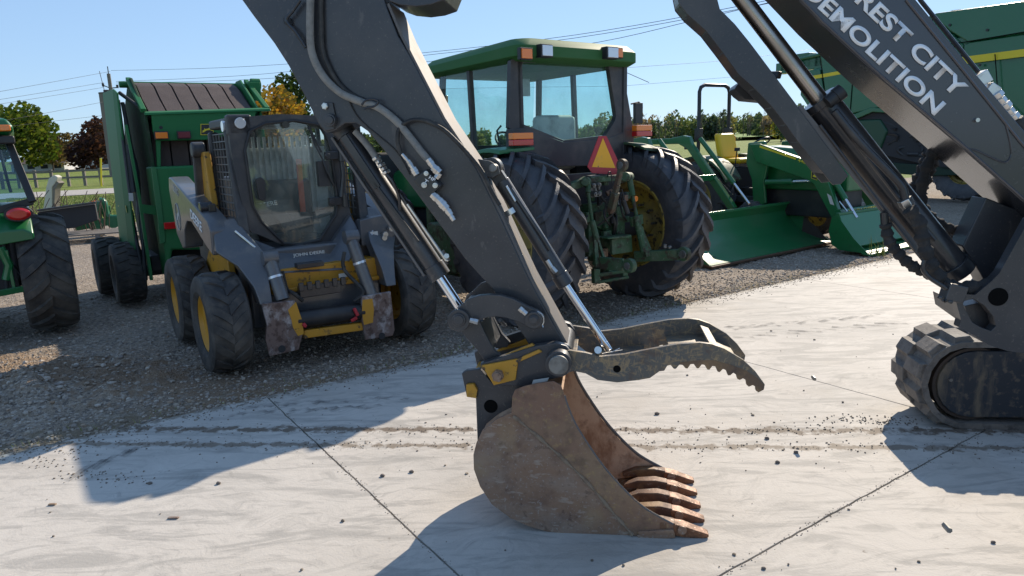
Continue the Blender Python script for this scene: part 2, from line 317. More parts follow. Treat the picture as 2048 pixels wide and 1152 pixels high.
# hydraulic fittings on top of the boom
b = MB()
b.beam(e1(1950, 165, 3.16), e1(1975, 150, 3.16), .05, .05); b.beam(e1(1968, 178, 3.16), e1(1986, 190, 3.16), .06, .06)
for q in range(6):
    a = e1(1990 + q * 8, 186 + q * 11, 3.14); c = e1(1997 + q * 8, 195 + q * 11, 3.14); b.cyl(a, c, .026 - .004 * (q % 2), seg=6)
b.build('hydraulic_fitting', zinc, boom, .003)
b = MB(); b.tube(ex([(2030, 240), (2060, 285), (2110, 340)], 3.14), .03, 12); b.build('hose', hosem, boom)
b = MB(); b.tube(ex([(1800, -60), (1842, 2), (1960, 148)], 3.2), .009, 8); b.build('pipe', blackm, boom)
b = MB(); plate(b, [(1972, 395), (1925, 493), (1962, 548), (1990, 600), (2150, 640), (2150, 420), (2048, 425)], 3.22, .12); b.build('boom_foot', dark, X, .006)
b = MB(); plate(b, [(765, -30), (778, 2), (800, 10), (832, 13), (862, 9), (888, 0), (900, -30)], 3.12, .28); b.build('boom_tip', dark, X, .004)
# stick
L_ = [(430, -110), (484, 0), (507, 32), (548, 86), (577, 131), (615, 203), (638, 250), (652, 266), (668, 262), (690, 247), (712, 246), (735, 262), (773, 307), (841, 397), (931, 519), (983, 576), (1020, 630), (1059, 691), (1090, 712), (1137, 701)]
Rr = [(1100, 636), (1059, 560), (1000, 433), (954, 340), (886, 239), (823, 117), (796, 72), (773, 14), (730, -130), (640, -330), (500, -330)]
b = MB(); plate(b, L_ + Rr, 3.12, .25); stick = b.build('stick', dark, X, .005)
b = MB()      # front face of the stick, its sunlit brightness painted as a strip
st = [(773, 8), (800, 72), (823, 117), (886, 239), (954, 340), (1000, 433), (1059, 560), (1137, 701)]
ps = ex(st, 3.128)
rg = []
for i, a in enumerate(ps):
    d = (ps[min(i + 1, len(ps) - 1)] - ps[max(i - 1, 0)]).normalized(); n = V(-d.z, 0, d.x); n = n if n.x > 0 else -n
    rg.append([a, a + n * .012, a + n * .012 + V(0, .235, 0), a + V(0, .235, 0)])
b.loft(rg)
b.build('lit_edge_strip', bronze, stick, .002)
b = MB()
for (x, y, r, d) in ((658, 240, .028, .035), (658, 240, .018, .045)): pin(b, x, y, 3.12 - d, 3.13, r)
b.build('pin', dark, stick, .003)
b = MB(); plate(b, [(645, 205), (665, 205), (672, 240), (668, 258), (650, 262), (637, 245)], 3.108, .015); b.build('pin_retainer', dark, stick, .003)
b = MB(); pin(b, 649, 212, 3.095, 3.11, .016, 6); pin(b, 649, 212, 3.09, 3.11, .011, 12); b.build('bolt', zinc, stick, .002)
b = MB(); b.tube(ex([(622, -30), (620, 50), (624, 105), (645, 150), (680, 185), (720, 203), (755, 214), (790, 240), (815, 268), (848, 310), (862, 325)], 3.09), .0165, 14, 6); b.build('braided_hose', hoseg, stick)
b = MB(); b.tube(ex([(642, -30), (643, 60), (648, 110), (672, 160), (700, 188), (725, 200)], 3.105), .011, 10, 6)
b.tube(ex([(693, 190), (720, 240), (790, 300), (820, 350)], 3.112), .003, 6, 4); b.build('hose', hosem, stick)
b = MB(); b.tube(ex([(802, 308), (795, 280), (800, 255), (822, 241), (850, 242), (885, 258), (915, 285), (945, 318), (965, 345), (985, 385), (1000, 410)], 3.085), .0095, 12, 6); b.build('hose', hosem, stick)
b = MB(); b.tube(ex([(600, 0), (585, 22), (573, 38), (578, 50), (590, 62), (612, 95)], 3.09), .008, 10, 4); b.build('pipe', blackm, stick)
b = MB(); b.tube(ex([(723, 210), (733, 200), (747, 198), (756, 203), (750, 212), (735, 215), (728, 218)], 3.075), .005, 8, 4); b.build('hose_clamp', blackm, stick)
b = MB(); plate(b, [(566, 36), (580, 36), (586, 46), (580, 54), (568, 48)], 3.112, .012); b.build('slot', black, stick)
# valve block with fittings
b = MB(); plate(b, [(826, 360), (852, 338), (882, 372), (858, 394)], 3.06, .06); vb = b.build('valve_block', blackm, stick, .004)
b = MB()
for x, y, r in ((852, 347, .011), (848, 370, .013), (870, 371, .012)): pin(b, x, y, 3.05, 3.062, r, 18); pin(b, x, y, 3.044, 3.062, r * .5, 6)
for a, c, r in (((826, 336), (834, 350), .016), ((816, 321), (826, 337), .011), ((804, 308), (817, 323), .008), ((856, 318), (868, 335), .015), ((866, 334), (880, 346), .019), ((880, 346), (872, 356), .014),
                ((864, 388), (880, 402), .018), ((878, 400), (894, 418), .02), ((892, 416), (902, 430), .015), ((900, 428), (908, 441), .011)):
    b.cyl(e1(*a, 3.075), e1(*c, 3.075), r, seg=6); b.cyl(e1((a[0] * 2 + c[0]) / 3, (a[1] * 2 + c[1]) / 3, 3.075), e1((a[0] + 2 * c[0]) / 3, (a[1] + 2 * c[1]) / 3, 3.075), r * 1.12, seg=6)
b.build('hydraulic_fitting', zinc, stick, .0015)
text('T', e1(846, 364, 3.058), e1(853, 369, 3.058), (0.3, 0, 1), .018, white, stick, .0); text('HP', e1(857, 357, 3.058), e1(868, 364, 3.058), (0.3, 0, 1), .016, white, stick, .0)
# bucket cylinder
b = MB(); A, B_ = e1(694, 272, 3.245), e1(878, 548, 3.245); b.cyl(A, B_, .046); b.cyl(e1(866, 530, 3.245), e1(882, 554, 3.245), .052); b.cyl(e1(676, 245, 3.245), A, .05)
cyl1 = b.build('bucket_cylinder', dark, X, .003)
b = MB(); b.cyl(e1(870, 540, 3.245), e1(918, 612, 3.245), .024); b.build('rod', chrome, cyl1)
b = MB()
d = (B_ - A).normalized(); n = V(d.z, 0, -d.x); n = n if n.x < 0 else -n
b.beam(A - d * .03 + n * .056, B_ - d * .03 + n * .056, .07, .012); b.build('guard_plate', bronze, cyl1, .003)
b = MB(); b.beam(A + n * .0 + V(0, -.05, 0), A + d * .28 + V(0, -.05, 0), .012, .035); b.beam(A + d * .25 + V(0, -.05, 0), A + d * .6 + V(.01, -.05, .02), .012, .012); b.build('bracket', blackm, cyl1, .003)
b = MB(); b.tube(ex([(710, 262), (735, 290), (757, 322)], 3.18), .016, 12, 4); b.build('braided_hose', hoseg, cyl1)
b = MB()
for q in range(5): b.cyl(e1(751 + q * 5, 314 + q * 7, 3.18), e1(754 + q * 5, 319 + q * 7, 3.18), .021 - .004 * (q % 2), seg=6)
b.cyl(e1(884, 502, 3.2), e1(897, 522, 3.2), .012, seg=6); b.cyl(e1(893, 512, 3.18), e1(893, 512, 3.14), .014, seg=6)
b.build('hydraulic_fitting', zinc, cyl1, .002)
b = MB(); b.tube([e1(768, 344, 3.18), e1(785, 362, 3.18), e1(798, 395, 3.19), e1(800, 420, 3.2)], .008, 8, 4); b.tube([e1(795, 380, 3.2), e1(896, 528, 3.2)], .010, 10); b.build('pipe', blackm, cyl1)
b = MB(); b.tube([e1(815, 408, 3.165), e1(893, 521, 3.165)], .0075, 10); b.build('pipe', zinc, cyl1)
# thumb cylinder
b = MB(); A, B_ = e1(985, 335, 3.245), e1(1128, 562, 3.245); b.cyl(e1(1003, 362, 3.245), B_, .036); b.cyl(e1(1118, 548, 3.245), e1(1132, 570, 3.245), .04); b.cyl(A + V(0, -.04, 0), A + V(0, .04, 0), .045)
b.beam(A, e1(1005, 366, 3.245), .06, .06)
cyl2 = b.build('thumb_cylinder', dark, X, .003)
b = MB(); b.cyl(e1(1126, 562, 3.245), e1(1218, 700, 3.245), .0185); b.build('rod', chrome, cyl2)
b = MB(); b.tube([e1(1021, 378, 3.215), e1(1085, 475, 3.21), e1(1100, 500, 3.21)], .011, 10); b.build('pipe', blackm, cyl2)
b = MB(); b.tube([e1(1012, 372, 3.2), e1(1030, 402, 3.2), e1(1036, 398, 3.24)], .007, 8); b.cyl(e1(1018, 418, 3.245), e1(1024, 428, 3.245), .041); b.cyl(e1(1094, 520, 3.2), e1(1104, 536, 3.2), .011, seg=6); b.cyl(e1(1104, 536, 3.2), e1(1112, 545, 3.2), .014, seg=6); b.build('hydraulic_fitting', zinc, cyl2, .001)
b = MB()
for k in (3.15, 3.31): b = MB(); plate(b, [(955, 318), (980, 322), (996, 332), (1000, 348), (985, 356), (970, 352), (965, 340)], k, .018, 3.15); b.build('cylinder_bracket', dark, stick, .003)
b = MB(); pin(b, 985, 336, 3.13, 3.35, .018); b.build('pin', pinm, stick, .003)
# linkage
hl = zb([(72, 175), (85, 140), (110, 120), (150, 82), (195, 65), (240, 60), (290, 62), (345, 78), (400, 108), (445, 128), (468, 150), (470, 178), (455, 198), (425, 205), (398, 193), (370, 175), (320, 158), (275, 151), (232, 156), (195, 170), (165, 192), (140, 208), (110, 212), (80, 200)])
for k in (3.035, 3.41):
    b = MB(); plate(b, hl, k, .03, 3.035); b.build('link_plate', dark, X, .004)
b = MB()
for x, y, r in ((917, 641, .05), (1067, 641, .038)):
    pin(b, x, y, 3.01, 3.04, r)
    pin(b, x, y, 2.998, 3.46, r * .62); pin(b, x, y, 2.99, 3.0, r * .45)
b.build('pin', dark, X, .004)
b = MB()
for x0, y0, x1, y1 in ((940, 640, 948, 642), (1053, 628, 1046, 622)): b.cyl(e1(x0, y0, 3.0), e1(x1, y1, 3.0), .012, seg=6); b.cyl(e1(x1, y1, 3.0), e1(2 * x1 - x0, 2 * y1 - y0, 3.0), .0135, seg=6)
b.build('bolt', zinc, X, .001)
b = MB(); b.tube([e1(1070 + 18 * math.cos(t), 640 + 18 * math.sin(t), 3.01) for t in (-1.3, -.8, -.3, .2, .6)] + [e1(1086, 655, 3.0)], .0028, 6); b.build('wire_clip', zinc, X)
for k in (3.09, 3.36):
    b = MB(); plate(b, zb([(125, 205), (150, 190), (205, 170), (225, 215), (262, 285), (300, 325), (285, 345), (235, 350), (195, 290), (150, 240)]), k, .03, 3.09); b.build('link_arm', dark, X, .004)
b = MB(); b.tube([e1(1000, 640, 3.08), e1(1010, 650, 3.3)], .01); plate(b, zb([(200, 175), (212, 175), (262, 285), (250, 290)]), 3.12, .24); b.build('link_crossbar', dark, X, .003)
# quick coupler
cpl = zb([(205, 345), (330, 305), (440, 270), (520, 258), (560, 272), (582, 300), (578, 375), (545, 400), (440, 418), (390, 440), (262, 432)])
b = MB(); plate(b, cpl, 3.03, .04); plate(b, cpl, 3.42, .04, 3.03); plate(b, zb([(235, 380), (440, 330), (540, 350), (540, 380), (300, 420)]), 3.07, .35)
cp = b.build('quick_coupler', dark, X, .004)
b = MB(); plate(b, zb([(212, 352), (358, 325), (448, 286), (462, 296), (362, 340), (352, 412), (262, 434)]), 3.018, .014); cy = b.build('yellow_side_plate', yel, cp, .003)
b = MB(); plate(b, zb([(232, 342), (300, 312), (420, 262), (448, 284), (360, 320), (240, 350)]), 3.045, .02); b.build('yellow_top_plate', yel, cp, .003)
b = MB(); plate(b, zb([(250, 300), (405, 240), (440, 268), (440, 300), (290, 330)]), 3.40, .03); b.build('yellow_top_plate', yel, cp, .003)
b = MB(); pin(b, 860 + 277 / 2.057, 560 + 398 / 2.057, 2.99, 3.03, .028, 6); pin(b, 860 + 277 / 2.057, 560 + 398 / 2.057, 2.98, 3.03, .018, 12); b.build('bolt', rust, cp, .003)
b = MB(); pin(b, 1117, 729, 2.965, 3.5, .058, 36); b.build('pin_boss', dark, cp, .005)
b = MB(); pin(b, 1117, 731, 2.945, 3.52, .044, 32); b.build('pin', pinm, cp, .005)
b = MB(); plate(b, zb([(148, 430), (180, 428), (195, 455), (192, 488), (150, 482)]), 3.05, .4); b.build('latch', yel, cp, .004)
b = MB(); plate(b, zb([(425, 412), (490, 402), (482, 416), (418, 430)]), 3.01, .004); b.build('sticker', whd, cp)
# bucket
prof = zb([(345, 478), (352, 458), (380, 444), (440, 428), (505, 420), (530, 432), (545, 470), (560, 520), (590, 590), (640, 675), (710, 775), (790, 865), (880, 945), (1003, 1012), (1008, 1052), (860, 1062), (760, 1056), (640, 1055), (480, 1036), (400, 1012), (330, 980), (255, 925), (205, 850), (180, 780), (178, 720), (190, 672), (215, 620), (270, 575), (335, 545)])
b = MB(); plate(b, prof, 2.965, .016)
bucket = b.build('bucket', rust, X, .003)
b = MB(); plate(b, prof, 3.519, .016, 2.965); b.build('far_side_plate', rustin, bucket, .003)
b = MB()      # curved shell between the side plates
shell = zb([(1003, 1040), (940, 1052), (860, 1056), (760, 1053), (640, 1051), (480, 1031), (400, 1008), (330, 976), (255, 921), (205, 848), (183, 780), (182, 722), (194, 674), (220, 622), (272, 580), (335, 548), (420, 520), (520, 475), (538, 446)])
po = ex(shell, 2.98); rings = []
for i, p in enumerate(po):
    t = (po[min(i + 1, len(po) - 1)] - po[max(0, i - 1)]).normalized(); n = V(-t.z, 0, t.x) * .012
    n = n if n.dot(V(.35, 0, .4) - (p - V(X.lv(-X.o).x, 0, 0))) > -9 else -n
    rings.append([p + V(0, 0, 0), p + V(0, .54, 0), p + V(0, .54, 0) - n, p - n])
b.loft(rings); b.build('bucket_shell', rustin, bucket)
b = MB(); plate(b, zb([(338, 480), (350, 452), (385, 438), (440, 425), (508, 416), (538, 432), (553, 475), (567, 520), (597, 590), (647, 672), (716, 770), (796, 860), (885, 940), (1000, 1005), (1006, 1035), (850, 1055), (835, 1050), (760, 960), (640, 820), (480, 670), (335, 552)]), 2.957, .0085)
b.build('cheek_plate', cheekm, bucket, .002)
b = MB(); plate(b, zb([(850, 1050), (1004, 1030), (1010, 1062), (862, 1074)]), 2.948, .02); plate(b, zb([(855, 1036), (1000, 1028), (1005, 1044), (860, 1052)]), 2.945, .015); b.build('side_wear_bar', rust, bucket, .003)
b = MB()      # lip plate and top tube
plate(b, zb([(780, 1040), (1000, 1018), (1018, 1050), (860, 1064)]), 2.981, .536); b.build('lip_plate', rustedge, bucket, .004)
b = MB(); plate(b, zb([(130, 385), (150, 372), (205, 366), (262, 430), (350, 420), (440, 415), (420, 432), (352, 452), (338, 500), (335, 545), (270, 572), (218, 618), (195, 662), (188, 480), (150, 478), (140, 432)]), 3.07, .03)
b.build('bucket_ear', dark, bucket, .004)
b = MB(); plate(b, zb([(130, 385), (150, 372), (205, 366), (262, 430), (350, 420), (440, 415), (420, 432), (352, 452), (338, 500), (335, 545), (270, 572), (218, 618), (195, 662), (188, 480), (150, 478), (140, 432)]), 3.40, .03, 3.07)
b.build('bucket_ear', dark, bucket, .004)
b = MB(); b.tube(ex(zb([(342, 560), (480, 676), (640, 826), (760, 965), (832, 1048)]), 2.955), .009, 8, 6, rf=lambda t: .007 + .004 * math.sin(t * 40)); b.build('weld_seam', weldm, bucket)
b = MB(); b.tube(ex(zb([(553, 475), (567, 520), (597, 590), (647, 672), (716, 770), (796, 860), (885, 940), (1000, 1005)]), 2.962), .006, 6, 4); b.build('rim_highlight', bronze, bucket)  # near rim: edge highlight put on as a bright tan tube
q = ex(zb([(553, 475), (567, 520), (597, 590), (647, 672), (716, 770), (796, 860), (885, 940), (1000, 1005)]), 2.965); b = MB(); b.tube([V(p.x, .025, p.z) for p in q], .008, 6, 4); b.build('rim_highlight', bronze, bucket)  # same painted highlight on the far rim
# dark disc painting the shade of a hole in the near ear
b = MB(); c = e1(860 + 250 / 2.057, 560 + 520 / 2.057, 3.068); b.cyl(c, c + V(0, .03, 0), .032); b.build('ear_hole_disc', holem, bucket)
b = MB(); cc = e1(860 + 1032 / 2.057, 560 + 1045 / 2.057, 2.95)
for i in range(5):
    k = 2.985 + i * .1295
    t0 = X.p(860 + 1010 / 2.057, 560 + 1036 / 2.057, 1, 2.96 - 3.5); tip = X.p(860 + 1148 / 2.057, 560 + 1052 / 2.057, 1, 2.96 - 3.5)
    y = k - 3.5; xs, zt = t0.x, t0.z; xl = tip.x
    b = MB(); L = xl - xs; hw = .030
    def sec(x, w, z0, z1): return [V(x, y - w, z0), V(x, y + w, z0), V(x, y + w, z1), V(x, y - w, z1)]
    b.loft([sec(xs - .01, hw, .012, .066), sec(xs + L * .25, hw * 1.05, .004, .058), sec(xs + L * .55, hw * .95, .0, .042), sec(xs + L * .82, hw * .9, .0, .028), sec(xs + L, hw * .8, .003, .018)])
    tt = b.build('bucket_tooth', toothm, bucket, .006, 2)
    b = MB(); b.loft([sec(xs - .22, hw * .55, .03, .045), sec(xs - .15, hw * .8, .03, .074), sec(xs - .06, hw * .95, .012, .08), sec(xs + .0, hw * .9, .01, .068)]); b.build('tooth_adapter', rustedge, bucket, .006)
    b = MB(); b.cyl((xs + .028, y - hw - .006, .042), (xs + .028, y + hw + .006, .042), .013); b.cyl((xs + .028, y - hw - .008, .042), (xs + .028, y - hw, .042), .02); b.build('tooth_pin', rust, bucket, .001)
# thumb
th = [(478, 330), (490, 300), (520, 290), (575, 290), (640, 300), (700, 316), (800, 306), (900, 286), (1020, 264), (1110, 258), (1160, 264), (1210, 282), (1290, 330), (1340, 378), (1378, 430), (1374, 452), (1352, 463), (1341, 456), (1340, 440), (1328, 433), (1312, 440), (1303, 432), (1300, 412), (1288, 405), (1275, 412), (1265, 408), (1260, 390), (1248, 382), (1236, 393), (1226, 393), (1218, 372), (1206, 366), (1192, 380), (1183, 377), (1174, 356), (1162, 354), (1150, 370), (1141, 369), (1130, 350), (1118, 348), (1106, 364), (1098, 364), (1085, 346), (1072, 347), (1060, 365), (1051, 364), (1040, 350), (1026, 349), (1012, 366), (1003, 366), (990, 350), (976, 353), (964, 374), (944, 376), (930, 386), (905, 404), (860, 412), (770, 422), (690, 412), (640, 385), (590, 375), (560, 384), (520, 395), (488, 372)]
for i, k in enumerate((3.02, 3.45)):
    b = MB(); plate(b, zb(th if i == 0 else [(x, y + (30 if y > 340 and 600 < x < 1290 else 0)) for x, y in th]), k, .022, 3.02); thb = b.build('thumb_plate', thumbm, X, .002)
    if i == 0: T0 = thb
b = MB(); plate(b, zb([(480, 330), (600, 330), (600, 345), (480, 345)]), 3.04, .41); b.cyl(e1(1196, 712, 3.05), e1(1196, 712, 3.44), .022)
plate(b, zb([(700, 384), (900, 372), (900, 380), (700, 392)]), 3.04, .41)
plate(b, zb([(1160, 278), (1200, 292), (1197, 298), (1156, 285)]), 3.04, .41)
plate(b, zb([(1000, 330), (1180, 322), (1300, 380), (1298, 388), (1180, 332), (1000, 340)]), 3.04, .41); b.build('thumb_web', thumbm, T0, .003)
b = MB(); plate(b, zb([(1374, 432), (1372, 450), (1352, 461), (1342, 454), (1341, 440), (1328, 432), (1312, 438), (1304, 431), (1301, 412), (1288, 404), (1275, 410), (1266, 406), (1261, 390), (1248, 381), (1236, 391), (1227, 391), (1219, 372), (1206, 365), (1192, 378), (1184, 376), (1175, 356), (1162, 353), (1150, 368), (1142, 367), (1131, 349), (1118, 347), (1106, 362), (1099, 362), (1085, 345), (1072, 346), (1060, 363), (1051, 362), (1040, 349), (1026, 348), (1030, 338), (1110, 330), (1170, 330), (1240, 350), (1300, 372), (1350, 405)]), 3.0185, .0012); b.build('worn_edge', thumbtip, T0)
b = MB(); c = e1(860 + 769 / 2.057, 560 + 366 / 2.057, 3.019); b.cyl(c, c + V(0, .004, 0), .0165); b.build('thumb_hole_disc', holem, T0)  # dark disc painted as the shaded hole
b = MB(); b.cyl(e1(1196, 700, 3.0), e1(1196, 700, 3.47), .016)
b.tube([e1(1185, 712, 3.1), e1(1215, 705, 3.2), e1(1245, 700, 3.24)], .002, 5); b.tube([e1(1222, 705, 3.2), e1(1240, 696, 3.2)], .002, 5); b.build('rod_pin', zinc, cyl2)
# boom cylinder with its rod guard
A, B_ = e1(1637, 198, 3.24), e1(1915, 548, 3.24)
b = MB(); b.cyl(A, B_, .068, seg=40); b.cyl(A, A + (B_ - A) * .035, .076, seg=40); b.cyl(B_ - (B_ - A) * .06, B_, .078, seg=40); bc = b.build('boom_cylinder', blackm, X, .004)
b = MB(); b.cyl(e1(1440, -60, 3.24), A + (B_ - A) * .02, .036, seg=28); b.build('rod', rodm, bc)
b = MB(); d = (B_ - A).normalized(); n = V(-d.z, 0, d.x); n = n if n.z > 0 else -n
q0 = e1(1654, 206, 3.14); b.cyl(q0, q0 + n * .05, .028, seg=24); b.cyl(q0 + n * .04, q0 + n * .075, .032, seg=24); b.build('port_cap', black, bc, .003)
b = MB(); b.tube(ex([(1668, 222), (1720, 285), (1795, 362), (1808, 385), (1812, 408)], 3.12), .0165, 14, 4); b.tube(ex([(1680, 245), (1800, 400), (1870, 480)], 3.165), .009, 8); b.tube([e1(1640, 250, 3.155), e1(1830, 500, 3.155)], .006, 8); b.build('pipe', blackm, bc)
b = MB(); b.cyl(e1(1808, 398, 3.12), e1(1815, 410, 3.12), .03, seg=6); b.cyl(e1(1813, 407, 3.12), e1(1819, 418, 3.12), .026, seg=6); b.build('hydraulic_fitting', zinc, bc, .003)
gd = [(1352, -20), (1358, 8), (1376, 30), (1412, 62), (1445, 105), (1478, 150), (1510, 178), (1545, 215), (1572, 250), (1597, 285), (1625, 320), (1648, 348), (1666, 370), (1683, 368), (1697, 352), (1660, 300), (1612, 235), (1590, 205), (1560, 165), (1500, 85), (1470, 48), (1440, 18), (1430, -20)]
b = MB(); plate(b, gd, 3.155, .012); plate(b, gd, 3.315, .012, 3.155)
gp = ex(gd[:12], 3.165)
for a, c in zip(gp, gp[1:]):
    dd = (c - a).normalized(); nn = V(-dd.z, 0, dd.x); nn = nn if nn.x > 0 else -nn; b.prism([a, c, c + nn * .010, a + nn * .010], (0, .155, 0))
b.build('rod_guard', dark, bc, .003)
b = MB(); ga = e1(1596, 214, 3.17); gb = e1(1885, 560, 3.17); b.beam(ga, gb, .012, .03); b.build('barrel_reflection', bronze, bc, .003)  # light reflection along the barrel edge, painted on as a thin strip
# work lamp behind the cylinder
b = MB(); b.loft([[e1(1490 + r * 1.0 * math.cos(t), 137 + r * 1.1 * math.sin(t), k) for t in [i * math.pi / 8 for i in range(16)]] for k, r in ((3.42, 14), (3.44, 19), (3.52, 17))])
b.prism([e1(x, y, 3.40) for x, y in ((1469, 178), (1474, 170), (1500, 152), (1540, 170), (1560, 215), (1535, 203), (1490, 199), (1478, 190))], (0, .16, 0))
b.beam(e1(1500, 150, 3.5), e1(1560, 150, 3.3), .02, .03); b.build('work_lamp', black, bc, .004)
# sleeves and hoses near the boom foot
def wob(s): return lambda t: s * (1 + .16 * math.sin(t * 62) + .07 * math.sin(t * 141 + 1))
for pts, k, r in (([(1771, 448), (1778, 480), (1795, 505), (1822, 530), (1852, 545), (1885, 560)], 3.15, .0225), ([(1818, 418), (1838, 445), (1846, 480), (1856, 515), (1872, 545), (1900, 572), (1945, 574), (2000, 558), (2060, 500)], 3.06, .026),
                  ([(1868, 300), (1850, 345), (1842, 400), (1856, 430), (1885, 452), (1915, 462), (1950, 455)], 3.42, .024), ([(1864, 310), (1835, 380), (1828, 400)], 3.5, .04), ([(1900, 470), (1930, 474), (1960, 470)], 3.5, .02)):
    b = MB(); b.tube(smooth_path(ex(pts, k), 14), r, 14, rf=wob(r)); b.build('hose_sleeve', sleeve, X)
b = MB(); b.tube(ex([(1768, 425), (1770, 452)], 3.15), .016, 12); b.tube(ex([(1849, 520), (1846, 538), (1860, 556), (1893, 577)], 3.0), .009, 12, 5); b.build('pipe', blackm, X)
b = MB(); b.beam(e1(1888, 580, 3.02), e1(1925, 588, 3.02), .07, .07)
for x, y in ((1882, 592), (1890, 598), (1902, 600)): b.cyl(e1(x, y, 2.99), e1(x - 3, y + 7, 2.99), .012, seg=6)
b.build('hose_manifold', dark, X, .006)
# swing casting: near cheek with an opening, built round the hole as separate web pieces
def ringplate(b, outer, inner, k, t):
    """plate with one hole: both loops sampled to the same count and bridged"""
    def res(pts, n, a0):
        pts = [Vector(p) for p in pts]; c = sum(pts, Vector()) / len(pts); out = []
        for i in range(n):
            a = a0 + 2 * math.pi * i / n; d = Vector((math.cos(a), 0, math.sin(a))); best = None
            for j in range(len(pts)):
                p, q = pts[j], pts[(j + 1) % len(pts)]; e = q - p; den = d.x * e.z - d.z * e.x
                if abs(den) < 1e-9: continue
                s_ = ((p.x - hc.x) * e.z - (p.z - hc.z) * e.x) / den; u_ = ((p.x - hc.x) * d.z - (p.z - hc.z) * d.x) / den
                if s_ > 0 and -1e-6 <= u_ <= 1 + 1e-6 and (best is None or s_ > best): best = s_
            out.append(Vector((hc.x + d.x * best, p.y, hc.z + d.z * best)))
        return out
    O_ = ex(outer, k); I_ = ex(inner, k); hc = sum(I_, Vector()) / len(I_); n = 140
    o = res(O_, n, 0); i_ = res(I_, n, 0); T = V(0, t, 0)
    b.loft([o, i_, [p + T for p in i_], [p + T for p in o], o], cap=False)
b = MB()
ringplate(b, [(1912, 603), (1922, 640), (1918, 655), (1949, 671), (1977, 690), (2015, 702), (2170, 722), (2170, 418), (2075, 420), (2048, 452), (2040, 480), (2028, 513), (2005, 540), (1984, 562), (1950, 590), (1930, 588)], [(1925, 603), (1948, 598), (1970, 612), (1986, 632), (1992, 652), (1982, 662), (1962, 655), (1945, 645), (1932, 622)], 3.02, .05)
plate(b, [(1935, 600), (2040, 470), (2170, 440), (2170, 715), (2015, 700)], 3.38, .09)
plate(b, [(1930, 612), (1980, 600), (2020, 640), (2160, 650), (2160, 700), (2020, 690), (1980, 672), (1935, 640)], 3.1, .3)
sw = b.build('swing_casting', dark, X, .006)
b = MB(); c = e1(1997, 594, 3.017); b.cyl(c, c + V(0, .02, 0), .037); b.build('casting_hole_disc', holem, sw)  # disc laid on the cheek, its black standing for the hole's shade
